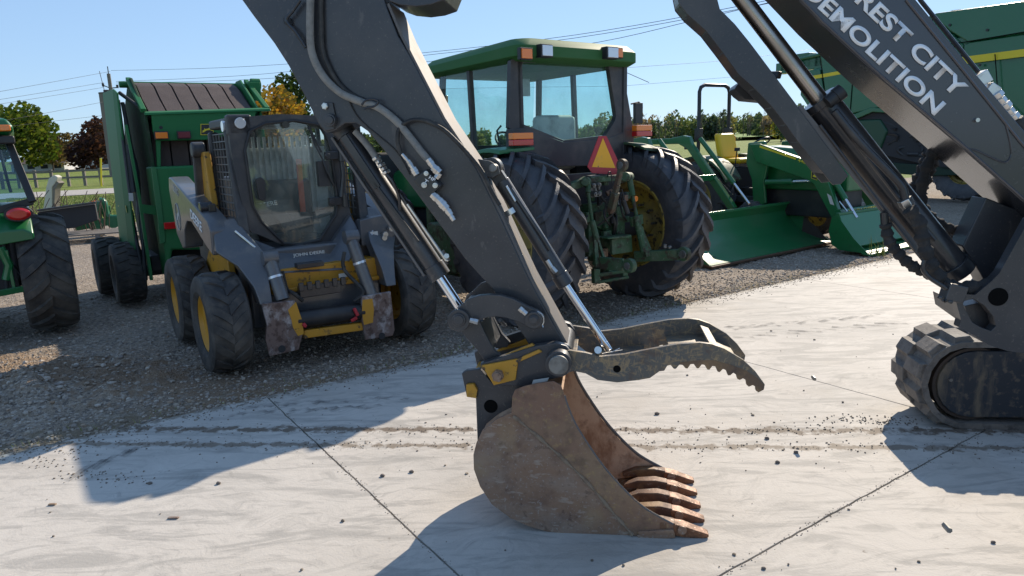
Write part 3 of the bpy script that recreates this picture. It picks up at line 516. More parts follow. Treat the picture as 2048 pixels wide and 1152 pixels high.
# tracks
def track(dn, nm='track', ln=2.25):
    near = [(1952, 684), (1925, 685), (1895, 694), (1871, 711), (1852, 738), (1843, 769), (1848, 797), (1864, 826), (1885, 845), (1915, 856)]
    p = [q + V(0, dn, 0) for q in ex(near, 4.27)]
    for q in p: q.y = 4.27 - 3.5 + dn
    zt = p[0].z; xr = p[0].x + ln; zb_ = .0
    p[-1].z = .004
    back = [V(xr + .26 * math.sin(t), p[0].y, zt / 2 + math.cos(t) * zt / 2) for t in [i * math.pi / 8 for i in range(0, 9)]]
    loop = p + [V(p[-1].x + .2, p[0].y, 0)] + back[::-1]
    W = V(0, .42, 0); b = MB()
    cx = sum((q for q in loop), Vector()) / len(loop)
    inner = []
    for i, q in enumerate(loop):
        t = (loop[(i + 1) % len(loop)] - loop[i - 1]).normalized(); n = V(-t.z, 0, t.x); n = n if n.dot(q - V(min(max(q.x, p[5].x + .3), xr), q.y, zt / 2)) < 0 else -n
        inner.append(q + n * .035)
    b.loft([loop, [q + W for q in loop], [q + W for q in inner], inner, loop], cap=False)
    tr = b.build(nm, rubt, X)
    # lugs in two staggered rows
    per = [(loop[i] - loop[i - 1]).length for i in range(1, len(loop))] + [(loop[0] - loop[-1]).length]; tot = sum(per)
    def at(s):
        s %= tot; i = 0
        while s > per[i]: s -= per[i]; i += 1
        a, c = loop[i], loop[(i + 1) % len(loop)]; return a + (c - a) * (s / per[i])
    b = MB(); nlug = int(tot / .15)
    for row in (0, 1):
        for j in range(nlug):
            s0 = (j + .5 * row) * tot / nlug; wd = .115; rr = []
            for f, h in ((0, .0), (.022, .032), (wd - .022, .032), (wd, .0)):
                q = at(s0 + f); t = (at(s0 + f + .01) - at(s0 + f - .01)).normalized(); n = V(-t.z, 0, t.x)
                n = -n if n.dot(q - V(min(max(q.x, p[5].x + .3), xr), q.y, zt / 2)) < 0 else n
                if q.z < .03 and n.z < 0: h = min(h, .0)
                y0, y1 = (.01, .225) if row == 0 else (.2, .41)
                rr.append((q + n * h, q - n * .01, y0 + (h > 0) * .012, y1 - (h > 0) * .012))
            for (a, a2, y0, y1), (c, c2, z0, z1) in zip(rr, rr[1:]):
                b.add([a + V(0, y0, 0), a + V(0, y1, 0), c + V(0, z1, 0), c + V(0, z0, 0), a2 + V(0, y0, 0), c2 + V(0, z0, 0), a2 + V(0, y1, 0), c2 + V(0, z1, 0)], [(0, 1, 2, 3), (0, 3, 5, 4), (1, 6, 7, 2)])
    b.build('track_lugs', rubt, tr, .008, 2, ang=40)
    b = MB()      # track frame and idler
    fy = p[0].y + .03; f0 = p[5].x
    b.prism([V(f0 + .30 + .20 * math.cos(t), fy - .002, zt * .5 + .205 * math.sin(t)) for t in [math.pi / 2 + i * math.pi / 10 for i in range(11)]] + [V(xr, fy - .002, zt * .14), V(xr + .1, fy - .002, zt * .5), V(xr, fy - .002, zt * .88)], (0, .34, 0))
    b.cyl((f0 + .30, fy + .02, zt * .5), (f0 + .30, fy + .36, zt * .5), .215, seg=40)
    fr_ = b.build('track_frame', framem, tr, .006)
    b = MB(); b.lathe([(.03, .20), (.012, .205), (.012, .222), (.04, .226)], (f0 + .30, fy, zt * .5), (0, 1, 0), 40); b.build('idler_rim', idlm, tr)
    b = MB()
    for a, c in ((.13, .10), (.9, .1)): b.cyl((f0 + .30 - a + .0, fy - .012, zt * .5 + c * .3), (f0 + .30 - a, fy + .03, zt * .5 + c * .3), .011, seg=6)
    for i in range(9): b.cyl((f0 + .62 + i * .06 + .05 * (i % 2), fy - .0, .075 + .012 * (i % 3)), (f0 + .62 + i * .06 + .05 * (i % 2), fy + .03, .075 + .012 * (i % 3)), .008, seg=6)
    b.build('bolt', pinm, tr)
track(0); track(-1.72)
# carbody and house behind the frame edge
b = MB(); b.box(.2, 1.6, -.75, .75, .22, .62); b.build('undercarriage', dark, X, .02)
b = MB(); b.loft([[V(x, y, z) for x, y in ((.55, -1.1), (2.1, -1.1), (2.55, -.5), (2.55, .4), (2.1, .95), (.55, .95))] for z in (.72, 1.5)]); b.build('house', dark, X, .05)
b = MB(); b.box(.6, 1.9, -1.05, -.15, 1.5, 2.55); b.build('cab', sblk, X, .06)
b = MB(); b.box(.585, .60, -.95, -.25, 1.6, 2.45); b.box(.7, 1.8, -1.065, -1.05, 1.6, 2.45); b.build('cab_window', innr, X, .0)
# ---------------------------------------------------------------- large rear-facing tractor in the middle
T = Fr('cab_tractor', 'big old green cab tractor seen from behind with an orange triangle sign above its hitch', 'tractor', (.79, 7.70, 0), 38)
def rwheel(F, cx, cz, R, wd, rimR, args, tm, wm, nm='rear_wheel', dish=.06, cy=0):
    sgn = -1 if cx < 0 else 1
    b = MB(); b.lathe([(-.1, .02), (-.1, .13), (-.03, .16), (0, .17), (.06, .17), (.06, .02)], (cx, cy, cz), (1, 0, 0), 24); hub = b.build(nm, wm, F, .004)
    for i in range(8):
        pass
    b = MB(); h = wd / 2
    b.lathe([(-h * .78, rimR + .012), (-h * .80, rimR - .015), (-h * .6, rimR - .03), (-h * .55, rimR - .075), (0, rimR - .09), (h * .55, rimR - .075), (h * .6, rimR - .03), (h * .80, rimR - .015), (h * .78, rimR + .012)], (cx, cy, cz), (1, 0, 0), 56)
    b.lathe([(-.012 + sgn * .03, rimR - .08), (-.012 + sgn * dish, rimR * .55), (-.012 + sgn * .02, .14), (.012 + sgn * .02, .14), (.012 + sgn * dish, rimR * .55), (.012 + sgn * .03, rimR - .08)], (cx, cy, cz), (1, 0, 0), 48)
    b.build('rim', wm, hub, 0)
    for i in range(8 if rimR > .45 else 0):
        a = i * math.pi / 4; b = MB()
        b.cyl((cx - .05, cy + math.sin(a) * rimR * .4, cz + math.cos(a) * rimR * .4), (cx + .08, cy + math.sin(a) * rimR * .4, cz + math.cos(a) * rimR * .4), .016, seg=6); b.build('wheel_bolt', pinm, hub)
    tyre(cx, cy, cz, R, wd, rimR, *args).build('tyre', tm, hub, ang=32)
    return hub
for sx in (-1, 1): rwheel(T, sx * .95, .81, .875, .48, .50, (22, .056, .066, .30, 'ag', 72), rubb, ywheel)
for sx in (-1, 1): rwheel(T, sx * .92, .62, .66, .36, .36, (18, .04, .05, .2, 'ag', 48), rubb, ywheel, 'front_wheel', cy=2.75)
tp = T.p
# cab posts and frame (rear plane y = .12, slightly inclined)
b = MB()
def post(b, pts, w=.07, dpt=.07, side=(0, 1, 0)):
    for a, c in zip(pts, pts[1:]): b.beam(a, c, w, dpt, side)
rl = [tp(1037, 118, 1, .12), tp(1027, 200, 1, .10), tp(1030, 268, 1, .06)]; rr = [tp(1238, 122, 1, .12), tp(1252, 190, 1, .08), tp(1256, 245, 1, .02)]
zt = 2.6
outer = [(1036, 112), (1242, 115), (1268, 268), (1180, 292), (1150, 302), (1090, 292), (1040, 268), (1018, 262), (1022, 112)]
inner = [(1042, 124), (1217, 128), (1233, 236), (1212, 270), (1128, 280), (1044, 247)]
P_ = [tp(x, y, 1, .10) for x, y in outer]
def frame_ring(b, outer, inner, ax, v, th, n=48):
    O_ = [tp(x, y, ax, v) for x, y in outer]; I_ = [tp(x, y, ax, v) for x, y in inner]
    c = sum(I_, Vector()) / len(I_); i0, i1 = [k for k in range(3) if k != ax]
    def res(pts):
        out = []
        for i in range(n):
            a = 2 * math.pi * (i + .5) / n; dx, dy = math.cos(a), math.sin(a); best = 0
            for j in range(len(pts)):
                p, q = pts[j], pts[(j + 1) % len(pts)]; ex_, ey_ = q[i0] - p[i0], q[i1] - p[i1]; den = dx * ey_ - dy * ex_
                if abs(den) < 1e-9: continue
                s_ = ((p[i0] - c[i0]) * ey_ - (p[i1] - c[i1]) * ex_) / den; u_ = ((p[i0] - c[i0]) * dy - (p[i1] - c[i1]) * dx) / den
                if s_ > 0 and -1e-6 <= u_ <= 1 + 1e-6: best = max(best, s_)
            q = Vector((0, 0, 0)); q[ax] = v; q[i0] = c[i0] + dx * best; q[i1] = c[i1] + dy * best; out.append(q)
        return out
    o, i_ = res(O_), res(I_); Tv = Vector((0, 0, 0)); Tv[ax] = th
    b.loft([o, i_, [p + Tv for p in i_], [p + Tv for p in o], o], cap=False)
frame_ring(b, outer, inner, 1, .08, .06, 72)
xL, xR = -.76, .76
b.box(xL - .02, xL + .05, .08, .16, 1.3, 2.6); 
b.beam((xL, .88, 1.35), (xL, .92, 2.6), .05, .06); b.beam((xL, 1.62, 1.3), (xL + .04, 1.5, 2.58), .06, .06); b.beam((xR, 1.62, 1.3), (xR - .04, 1.5, 2.58), .06, .06)
b.beam((xR, .88, 1.35), (xR, .92, 2.6), .05, .06); b.beam((xR - .02, .1, 1.3), (xR, .1, 2.6), .07, .06)
for sx in (xL, xR): b.beam((sx, .1, 2.58), (sx, 1.5, 2.56), .05, .05); b.beam((sx, .1, 1.42), (sx, .9, 1.36), .05, .05); b.beam((sx, .9, 1.2), (sx, 1.65, 1.2), .05, .05)
b.beam((xL, 1.5, 2.56), (xR, 1.5, 2.56), .05, .05); b.box(-.6, .6, 1.56, 1.64, 1.1, 1.55)
b.box(-.62, .62, .02, .10, 1.0, 1.42)
b.build('cab_frame', sblk, T, .008)
b = MB(); b.prism([tp(x, y, 1, .07) for x, y in ((1018, 258), (1050, 256), (1128, 284), (1215, 277), (1268, 256), (1268, 330), (1018, 335))], (0, .05, 0)); b.build('rear_panel', sblk, T, .008)
b = MB(); b.prism([V(p[0], .13, p[2]) for p in [tp(x, y, 1, .11) for x, y in inner]], (0, .006, 0)); b.build('rear_window', gteal, T, smooth=False)
b = MB(); b.box(xL - .004, xL, .18, .86, 1.42, 2.55); b.build('side_window', gteal, T, smooth=False)
b = MB(); b.prism([(xL, .94, 1.25), (xL, 1.62, 1.25), (xL, 1.5, 2.55), (xL, .95, 2.55)], (-.004, 0, 0)); b.build('side_window', gteal, T, smooth=False)
b = MB(); b.box(xR, xR + .004, .18, .86, 1.42, 2.55); b.prism([(xR, .94, 1.25), (xR, 1.62, 1.25), (xR, 1.5, 2.55), (xR, .95, 2.55)], (.004, 0, 0)); b.build('side_window', gteal, T, smooth=False)
b = MB(); b.prism([(-.7, 1.66, 1.55), (.7, 1.66, 1.55), (.66, 1.52, 2.53), (-.66, 1.52, 2.53)], (0, .005, 0)); b.build('windshield', gteal, T, smooth=False)
# roof
def rring(x, y0, y1, z, r):
    out = []
    for cx, cy, a0 in ((x - r, y0 + r, -90), (x - r, y1 - r, 0), (-x + r, y1 - r, 90), (-x + r, y0 + r, 180)):
        for k in range(5): a = R_(a0 + k * 22.5); out.append(V(cx + r * math.cos(a), cy + r * math.sin(a), z + (.03 if k == 2 else .03)))
    return out
b = MB()
def drop(ring, s): return [V(p.x, p.y, p.z - s * max(0, p.y - .8)) for p in ring]
b.loft([drop(rring(.80, .0, 1.72, 2.52, .1), .02), drop(rring(.86, -.06, 1.80, 2.56, .12), .03), drop(rring(.86, -.06, 1.80, 2.66, .12), .05), drop(rring(.80, .0, 1.70, 2.73, .14), .06), drop(rring(.6, .2, 1.5, 2.77, .14), .06)])
b.build('roof', grroof, T, .006)
b = MB(); b.box(-.5, -.3, 1.3, 1.5, 2.68, 2.79); b.build('roof_hatch', black, T, .01)
def boxlamp(nm, x, y, z, w, h, d, m1, m2=None, par=T):
    b = MB(); b.box(x - w / 2 - .012, x + w / 2 + .012, y, y + d, z - h / 2 - .012, z + h / 2 + .012); o = b.build(nm, black, par, .006)
    b = MB(); b.box(x - w / 2, x + w / 2, y - .012, y + .01, z - h / 2, z + h / 2); b.build('lens', m1, o, .004); return o
q = tp(1050, 108, 1, -.06); boxlamp('marker_lamp', q.x, -.085, q.z, .13, .09, .05, amb)
q = tp(1085, 103, 1, -.06); boxlamp('work_lamp', q.x, -.13, q.z, .13, .10, .09, lens)
q = tp(1216, 107, 1, -.06); boxlamp('work_lamp', q.x, -.13, q.z, .15, .10, .09, lens)
q = tp(1232, 107, 1, -.02); boxlamp('marker_lamp', q.x, -.07, q.z, .09, .09, .05, amb)
for (x, y), w_ in (((1041, 279), .26), ((1283, 262), .26)):
    q = tp(x, y, 1, -.02); b = MB(); b.box(q.x - w_ / 2, q.x + w_ / 2, -.07, .01, q.z - .06, q.z - .002); tl = b.build('tail_lamp', red, T, .008)
    b = MB(); b.box(q.x - w_ / 2, q.x + w_ / 2, -.068, .01, q.z + .001, q.z + .065); b.build('amber_lens', amb, tl, .008)
# fenders
for sx in (-1, 1):
    b = MB(); rings = []
    x1 = 1.16 if sx < 0 else .98
    for i in range(9):
        a = R_((-12 if sx < 0 else -22) + i * 7.5) ; rr_ = .97
        y = math.sin(a) * rr_ + .12; z = .81 + math.cos(a) * rr_ - .04
        rings.append([V(sx * .72, y, z), V(sx * x1, y, z - .02), V(sx * (x1 + .01), y, z - .06), V(sx * .72, y, z - .03)])
    b.loft(rings); b.build('fender', grb if sx < 0 else gro, T, .006)
# body
b = MB(); b.box(-.42, .42, .05, 1.7, .75, 1.36); b.box(-.3, .3, 1.6, 3.0, .7, 1.1); b.box(-.68, .68, .16, 1.6, 1.1, 1.3); b.cyl((-.8, 0, .81), (.8, 0, .81), .14); b.box(-.25, .25, -.2, .3, .55, 1.1); b.box(-.32, .32, -.05, .1, .98, 1.3); b.build('chassis', innr, T, .02)
b = MB(); b.loft([[V(x, y, z) for x, z in ((-.34, z0), (.34, z0), (.34, z1 - .1), (.2, z1), (-.2, z1), (-.34, z1 - .1))] for y, z0, z1 in ((1.68, 1.0, 1.72), (2.6, .95, 1.66), (3.5, .92, 1.5), (3.62, 1.0, 1.4))]); b.build('hood', grb, T, .03)
b = MB(); b.box(-1.05, -.7, .95, 1.5, .35, .9); b.cyl((-.9, 1.65, .35), (-.9, 1.65, 1.2), .05); b.box(-.98, -.72, 1.0, 1.5, .3, .36); b.build('fuel_tank', gro, T, .03)
b = MB(); b.cyl((-.5, 1.75, 1.5), (-.5, 1.75, 2.1), .05); b.build('exhaust', black, T)
# interior
b = MB(); b.box(-.28, .28, .35, .5, 1.45, 2.05); b.box(-.28, .28, .45, .9, 1.35, 1.5); b.build('seat', innl, T, .06)
b = MB(); b.tube([V(.17 * math.cos(t), 1.25 + .12 * math.sin(t), 1.78 + .12 * math.sin(t)) for t in [i * math.pi / 10 for i in range(21)]], .014, 8); b.cyl((0, 1.25, 1.78), (0, 1.45, 1.3), .025); b.build('steering_wheel', black, T)
b = MB(); b.box(-.4, .4, 1.35, 1.55, 1.3, 1.75); b.box(.3, .6, .4, 1.1, 1.3, 1.6); b.tube([(-.68, .5, 1.6), (-.70, .55, 1.9), (-.68, .5, 1.95)], .012, 6); b.build('console', innr, T, .03)
b = MB(); b.tube([tp(1262, 208, 1, 1.3), tp(1278, 204, 1, 1.3), tp(1285, 215, 1, 1.3)], .012, 8); c = tp(1277, 225, 1, 1.3); b.box(c.x - .08, c.x + .07, 1.28, 1.33, c.z - .15, c.z + .13); b.build('mirror', black, T, .01)
b = MB(); c0 = tp(1248, 143, 1, .8); c1 = tp(1298, 165, 1, .8); b.tube([c0, c1], .004, 5); b.build('antenna', black, T)
b = MB(); c = tp(1050, 175, 1, .5); b.box(c.x - .06, c.x + .06, .48, .52, c.z - .09, c.z + .09); b.build('inside_mirror', whd, T, .01)
# triangle sign
sm = [(1198, 272), (1213, 272), (1240, 330), (1233, 350), (1184, 346), (1175, 333)]
S0 = [tp(x, y, 1, -.36) for x, y in sm]; b = MB(); b.prism(S0, (0, .006, 0)); sg = b.build('triangle_sign', smvr, T)
si = [tp(x, y, 1, -.362) for x, y in ((1206, 276), (1231, 336), (1184, 334))]; b = MB(); b.prism(si, (0, .002, 0)); b.build('orange_triangle', smvo, sg)
b = MB(); b.cyl((S0[0].x, -.2, 1.2), (S0[0].x, -.35, 1.35), .015); b.beam((S0[0].x, -.34, 1.1), (S0[0].x, -.34, 1.6), .03, .01); b.build('sign_bracket', innr, sg)
# three point hitch, traced on its own depth planes
def hp(x, y, d): return tp(1100 + x / 3.2, 260 + y / 3.2, 1, -d)
b = MB()
b.box(-.22, .22, -.32, -.18, .58, 1.12); b.beam(hp(120, 370, .35), hp(235, 320, .4), .07, .08); b.beam(hp(440, 320, .4), hp(500, 290, .42), .07, .08)
b.cyl(hp(225, 330, .48), hp(250, 330, .36), .045); b.cyl(hp(480, 300, .48), hp(510, 300, .36), .05); b.beam(hp(250, 320, .42), hp(480, 300, .42), .06, .06)
b.prism([hp(290, 530, .36), hp(330, 515, .36), (hp(380, 540, .36)), hp(390, 600, .36), hp(350, 650, .36), hp(300, 620, .36)], (0, .04, 0))
b.prism([hp(425, 490, .4), hp(480, 490, .4), hp(480, 670, .4), hp(430, 670, .4)], (0, .05, 0))
b.prism([hp(345, 650, .42), hp(395, 640, .42), hp(395, 690, .42), hp(345, 690, .42)], (0, .05, 0))
b.prism([hp(370, 690, .55), hp(525, 670, .55), hp(520, 690, .55), hp(370, 700, .55)], (0, .25, 0)); b.prism([hp(395, 700, .5), hp(525, 680, .5), hp(530, 780, .5), hp(400, 800, .5)], (0, .04, 0))
b.build('hitch_frame', gro, T, .008)
b = MB(); b.tube([hp(245, 330, .46), hp(245, 400, .48)], .028, 10); b.tube([hp(245, 400, .48), hp(268, 580, .52)], .018, 10); b.tube([hp(268, 580, .52), hp(300, 700, .56)], .032, 10); b.beam(hp(285, 680, .54), hp(300, 880, .6), .03, .05); b.beam(hp(300, 690, .54), hp(345, 830, .6), .03, .03); b.build('lift_rod', gro, T, .004)
b = MB(); b.tube([hp(505, 290, .46), hp(528, 420, .5)], .032, 10); b.tube([hp(528, 420, .5), hp(555, 560, .54)], .02, 10); b.tube([hp(550, 550, .54), hp(600, 780, .6)], .034, 10); b.prism([hp(520, 560, .52), hp(595, 540, .52), hp(600, 600, .52), hp(530, 620, .52)], (0, .03, 0))
b.beam(hp(570, 600, .56), hp(640, 770, .6), .02, .04); b.beam(hp(572, 620, .56), hp(620, 810, .62), .05, .06); b.build('lift_rod', gro, T, .004)
b = MB(); b.beam(hp(540, 810, .45), hp(850, 795, .9), .05, .115); c = hp(858, 793, .95); b.cyl(c + V(-.03, 0, 0), c + V(.03, 0, 0), .075, seg=24); b.build('lower_link', gro, T, .008)
b = MB(); c = hp(858, 793, .95); b.cyl(c + V(-.045, -.01, 0), c + V(.045, -.01, 0), .042, seg=20); b.cyl(hp(735, 755, .78), hp(735, 730, .78), .018); b.cyl(hp(765, 755, .78), hp(762, 742, .78), .022); b.build('ball_joint', pinm, T, .004)
b = MB(); b.beam(hp(320, 850, .6), hp(470, 862, .85), .05, .12); b.cyl(hp(510, 868, 1.0) + V(-.03, 0, 0), hp(510, 868, 1.0) + V(.03, 0, 0), .07, seg=24); b.beam(hp(470, 862, .85), hp(510, 868, .98), .04, .07); b.build('lower_link', gro, T, .008)
b = MB(); b.cyl(hp(510, 868, 1.0) + V(-.045, 0, 0), hp(510, 868, 1.0) + V(.045, 0, 0), .035, seg=20); b.build('ball_joint', pinm, T, .003)
b = MB(); b.beam(hp(385, 530, .5), hp(430, 350, .62), .05, .05); b.beam(hp(430, 350, .62), hp(455, 240, .68), .045, .05); c = hp(463, 225, .7); b.cyl(c + V(-.025, 0, 0), c + V(.025, 0, 0), .062, seg=24); b.beam(hp(390, 520, .5), hp(420, 400, .6), .065, .065); b.build('top_link', mat('rusty_green_steel', (.09, .10, .065), .6, .1, [((.10, .055, .035), 9, .45, .6, .9, .7), ((.25, .22, .18), 30, .6, .7, .5)]), T, .006)
b = MB(); c = hp(463, 225, .7); b.cyl(c + V(-.035, 0, 0), c + V(.035, 0, 0), .035, seg=20); b.build('ball_joint', pinm, T, .003)
b = MB(); b.box(-.16, .16, -.55, -.3, .40, .46)
b.beam(hp(300, 930, .5), hp(490, 900, .62), .03, .035); b.beam(hp(300, 975, .5), hp(500, 940, .62), .04, .03)
b.prism([hp(283, 890, .52), hp(322, 890, .52), hp(325, 985, .52), hp(287, 985, .52)], (0, .05, 0)); b.prism([hp(470, 900, .62), hp(500, 900, .62), hp(500, 935, .62), hp(470, 935, .62)], (0, .05, 0)); b.build('drawbar_support', gro, T, .006)
b = MB()
for x, y in ((285, 355), (320, 352), (295, 412), (322, 408)): c = hp(x, y, .5); b.cyl(c, c + V(0, .14, 0), .024, seg=14); b.cyl(c + V(0, -.01, 0), c, .013, seg=10)
b.box(hp(270, 300, .4).x, hp(330, 300, .4).x, -.38, -.3, hp(300, 430, .4).z, hp(300, 290, .4).z); b.build('hydraulic_couplers', pinm, T, .003)
b = MB(); b.tube([hp(370, 300, .45), hp(372, 275, .5), hp(388, 272, .5), hp(398, 340, .5), hp(400, 380, .5)], .006, 6, 4); b.tube([hp(460, 380, .5), hp(475, 460, .52)], .008, 6); b.cyl(hp(468, 450, .52), hp(498, 535, .55), .026, seg=12)
b.tube([hp(240, 545, .45), hp(215, 600, .48), hp(208, 700, .5)], .01, 6, 4); b.tube([hp(290, 330, .4), hp(330, 430, .42), hp(370, 470, .42)], .014, 6, 4); b.tube([hp(320, 480, .4), hp(360, 440, .42), hp(350, 560, .42)], .012, 6, 4); b.build('hose', hosem, T)
b = MB(); b.box(hp(165, 470, .3).x, hp(190, 470, .3).x, -.3, -.27, hp(180, 530, .3).z, hp(180, 465, .3).z); b.box(hp(430, 430, .3).x, hp(445, 430, .3).x, -.32, -.3, hp(440, 475, .3).z, hp(440, 432, .3).z); b.build('label', whd, T)
b = MB(); c = hp(552, 440, .45); b.cyl(c, c + V(0, .03, 0), .03); b.build('reflector', amb, T)

_r = random.Random(11)      # small castings, valves and lines packed between the hitch arms
for i in range(26):
    x, y = _r.uniform(250, 500), _r.uniform(300, 860); c = hp(x, y, _r.uniform(.30, .42)); s_ = _r.uniform(.02, .055); b = MB()
    if i % 3 == 0: b.cyl(c, c + V(_r.uniform(-.08, .08), _r.uniform(.02, .08), _r.uniform(-.06, .06)), s_ * .7, seg=10)
    else: b.box(c.x - s_, c.x + s_, c.y, c.y + .08, c.z - s_ * _r.uniform(.5, 1.4), c.z + s_ * _r.uniform(.5, 1.4))
    b.build('casting', (gro, innr, gro, pinm)[i % 4] if i % 4 != 3 else rust, T, .006)
for i in range(7):
    x, y = _r.uniform(270, 460), _r.uniform(380, 560); b = MB(); b.tube([hp(x, y, .40), hp(x + _r.uniform(-50, 50), y + _r.uniform(20, 90), .48), hp(x + _r.uniform(-60, 60), y + _r.uniform(90, 200), .38)], .011, 7, 5); b.build('hose', hosem, T)
# ---------------------------------------------------------------- skid steer loader
S = Fr('skid_steer_loader', 'grey and yellow skid steer loader without a bucket facing the concrete', 'skid steer', (-2.08, 6.71, 0), 214.3)
sp = S.p
for sx, cy in ((.83, .63), (.83, -.63), (-.83, .63), (-.83, -.63)):
    rwheel(S, sx, .40, .415, .325, .235, (16, .012, .08, .14, 'blk', 48), rub, yelc, 'wheel', .02, cy)
b = MB(); b.box(-.58, .58, -1.25, .62, .28, .95); b.box(-.52, .52, .6, .82, .32, .62); b.build('chassis', sgrey, S, .03)
b = MB(); q1 = sp(565, 550, 1, .84); q2 = sp(770, 500, 1, .84); b.box(-.50, .46, .62, .82, .62, .80); b.box(-.50, .46, .6, .86, .60, .64)
b.prism([(.60, -.95, .5), (.60, .35, .5), (.60, .3, .95), (.60, -.0, 1.0), (.60, -.12, 1.78), (.60, -.26, 1.78), (.60, -.35, .9)], (.06, 0, 0)); b.prism([(-.60, -.95, .5), (-.60, .35, .5), (-.60, .3, .95), (-.60, -.0, 1.0), (-.60, -.12, 1.78), (-.60, -.26, 1.78), (-.60, -.35, .9)], (-.06, 0, 0))
b.build('yellow_frame', yel, S, .012)
b = MB(); b.prism([(-.56, -1.3, .6), (-.56, -1.3, 1.45), (-.56, -.6, 1.55), (-.56, -.6, .6)], (1.12, 0, 0)); b.build('engine_cover', sgrey, S, .05)
# cab: side panels with mesh, roof, front door
def bx3(b, pts0, pts1): b.loft([pts0, pts1])
yf, yb = .42, -.22
b = MB()
for sx in (-1, 1):
    x = sx * .54
    b.beam((x, yf - .05, 1.95), (x, yf + .10, .95), .07, .09); b.beam((x, yb, 1.95), (x, yb, 1.0), .07, .09); b.beam((x, yf, 1.98), (x, yb - .02, 1.98), .07, .10); b.beam((x, yf + .1, 1.0), (x, yb, 1.0), .06, .08)
b.box(-.56, .56, yb - .05, yf - .02, 1.97, 2.05)
b.build('cab_frame', sblk, S, .02)
for sx in (-1, 1):
    b = MB()
    for i in range(6): y = yb + .05 + i * .105; b.beam((sx * .55, y, 1.06), (sx * .55, y, 1.92), .010, .010)
    for i in range(14): z = 1.08 + i * .065; b.beam((sx * .555, yb, z), (sx * .555, yf, z), .010, .010, (0, 0, 1))
    b.build('side_mesh', mat('mesh_steel', (.12, .12, .12), .5), S, 0)
# door: outline on the front plane
DV = .50
def dpx(pts, v=DV): return [sp(x, y, 1, v) for x, y in pts]
T_p = tp; tp = sp
b = MB(); frame_ring(b, [(455, 236), (560, 228), (655, 232), (690, 330), (695, 405), (718, 480), (640, 505), (600, 505), (520, 470), (500, 465), (480, 390), (462, 300)],
                     [(500, 262), (530, 247), (590, 241), (640, 250), (655, 275), (662, 300), (676, 405), (672, 430), (640, 480), (600, 490), (568, 487), (525, 445), (506, 412), (490, 300)], 1, DV, -.07, 90)
b.build('door_frame', sblk, S, .012)
tp = T_p
b = MB(); b.prism(dpx([(500, 262), (530, 247), (590, 241), (640, 250), (655, 275), (662, 300), (676, 405), (672, 430), (640, 480), (600, 490), (568, 487), (525, 445), (506, 412), (490, 300)], DV - .012), (0, -.006, 0)); b.build('door_glass', gclr, S, smooth=False)
b = MB(); o = dpx([(500, 262), (530, 247), (590, 241), (640, 250), (655, 275), (662, 300), (676, 405), (672, 430), (640, 480), (600, 490), (568, 487), (525, 445), (506, 412), (490, 300), (500, 262)], DV + .008); b.tube(o, .012, 8); b.build('door_seal', black, S)
b = MB(); b.cyl(sp(572, 249, 1, .5), sp(572, 249, 1, .53), .03); b.build('door_badge', blackm, S)
b = MB(); b.prism([V(p.x, p.y, p.z) for p in dpx([(509, 358), (520, 354), (528, 360), (530, 398), (524, 402), (516, 398)], .52)], (0, .04, 0)); b.build('door_handle', black, S, .008)
b = MB()
for x, y in ((660, 311), (668, 402)): c = sp(x, y, 1, .52); b.box(c.x - .11, c.x + .05, .5, .56, c.z - .035, c.z + .035); b.cyl(c + V(.04, .03, 0), c + V(.04, .06, 0), .022); b.cyl(c + V(-.09, .04, -.06), c + V(-.09, .04, .06), .028)
b.tube([sp(682, 310, 1, .56), sp(686, 350, 1, .56), sp(683, 395, 1, .56)], .022, 8); b.build('door_hinge', blackm, S, .006)
b = MB(); b.tube([sp(617, 253, 1, .53), sp(630, 290, 1, .54), sp(645, 318, 1, .55)], .008, 6); b.beam(sp(618, 255, 1, .54), sp(643, 305, 1, .54), .01, .02); c = sp(646, 345, 1, .53); b.box(c.x - .05, c.x + .05, .5, .56, c.z - .12, c.z + .1); b.tube([sp(645, 318, 1, .56), sp(655, 345, 1, .58), sp(668, 372, 1, .56)], .010, 6, 4); b.build('wiper', black, S, .004)
# interior seen through the glass
b = MB(); b.box(-.28, .26, -.19, -.10, .95, 1.5); b.box(-.25, .25, -.15, .15, .86, 1.0); b.build('seat', innr, S, .04)
b = MB()
for i in range(15): b.box(-.38 + i * .052, -.355 + i * .052, -.2, -.18, 1.0, 1.9)
b.box(-.48, .42, -.22, -.205, .95, 1.80); b.build('rear_panel', innl, S)
b = MB(); b.beam(sp(597, 318, 1, .0), sp(608, 445, 1, .0), .05, .012, (1, 0, 0)); b.build('seat_belt', mat('orange_belt', (.8, .10, .03), .6), S)
b = MB(); b.beam((.45, .2, 1.25), (.15, .1, 1.28), .07, .09); b.beam((.15, .1, 1.28), (.02, .28, .95), .06, .12); b.box(-.16, .05, .1, .16, 1.0, 1.2); b.beam((-.4, .1, 1.2), (-.2, .1, 1.15), .06, .08); b.build('control_bar', innr, S, .02)
text('DEERE', V(.30, .165, 1.27), V(.14, .165, 1.29), (0, 0, 1), .04, white, S, .01)
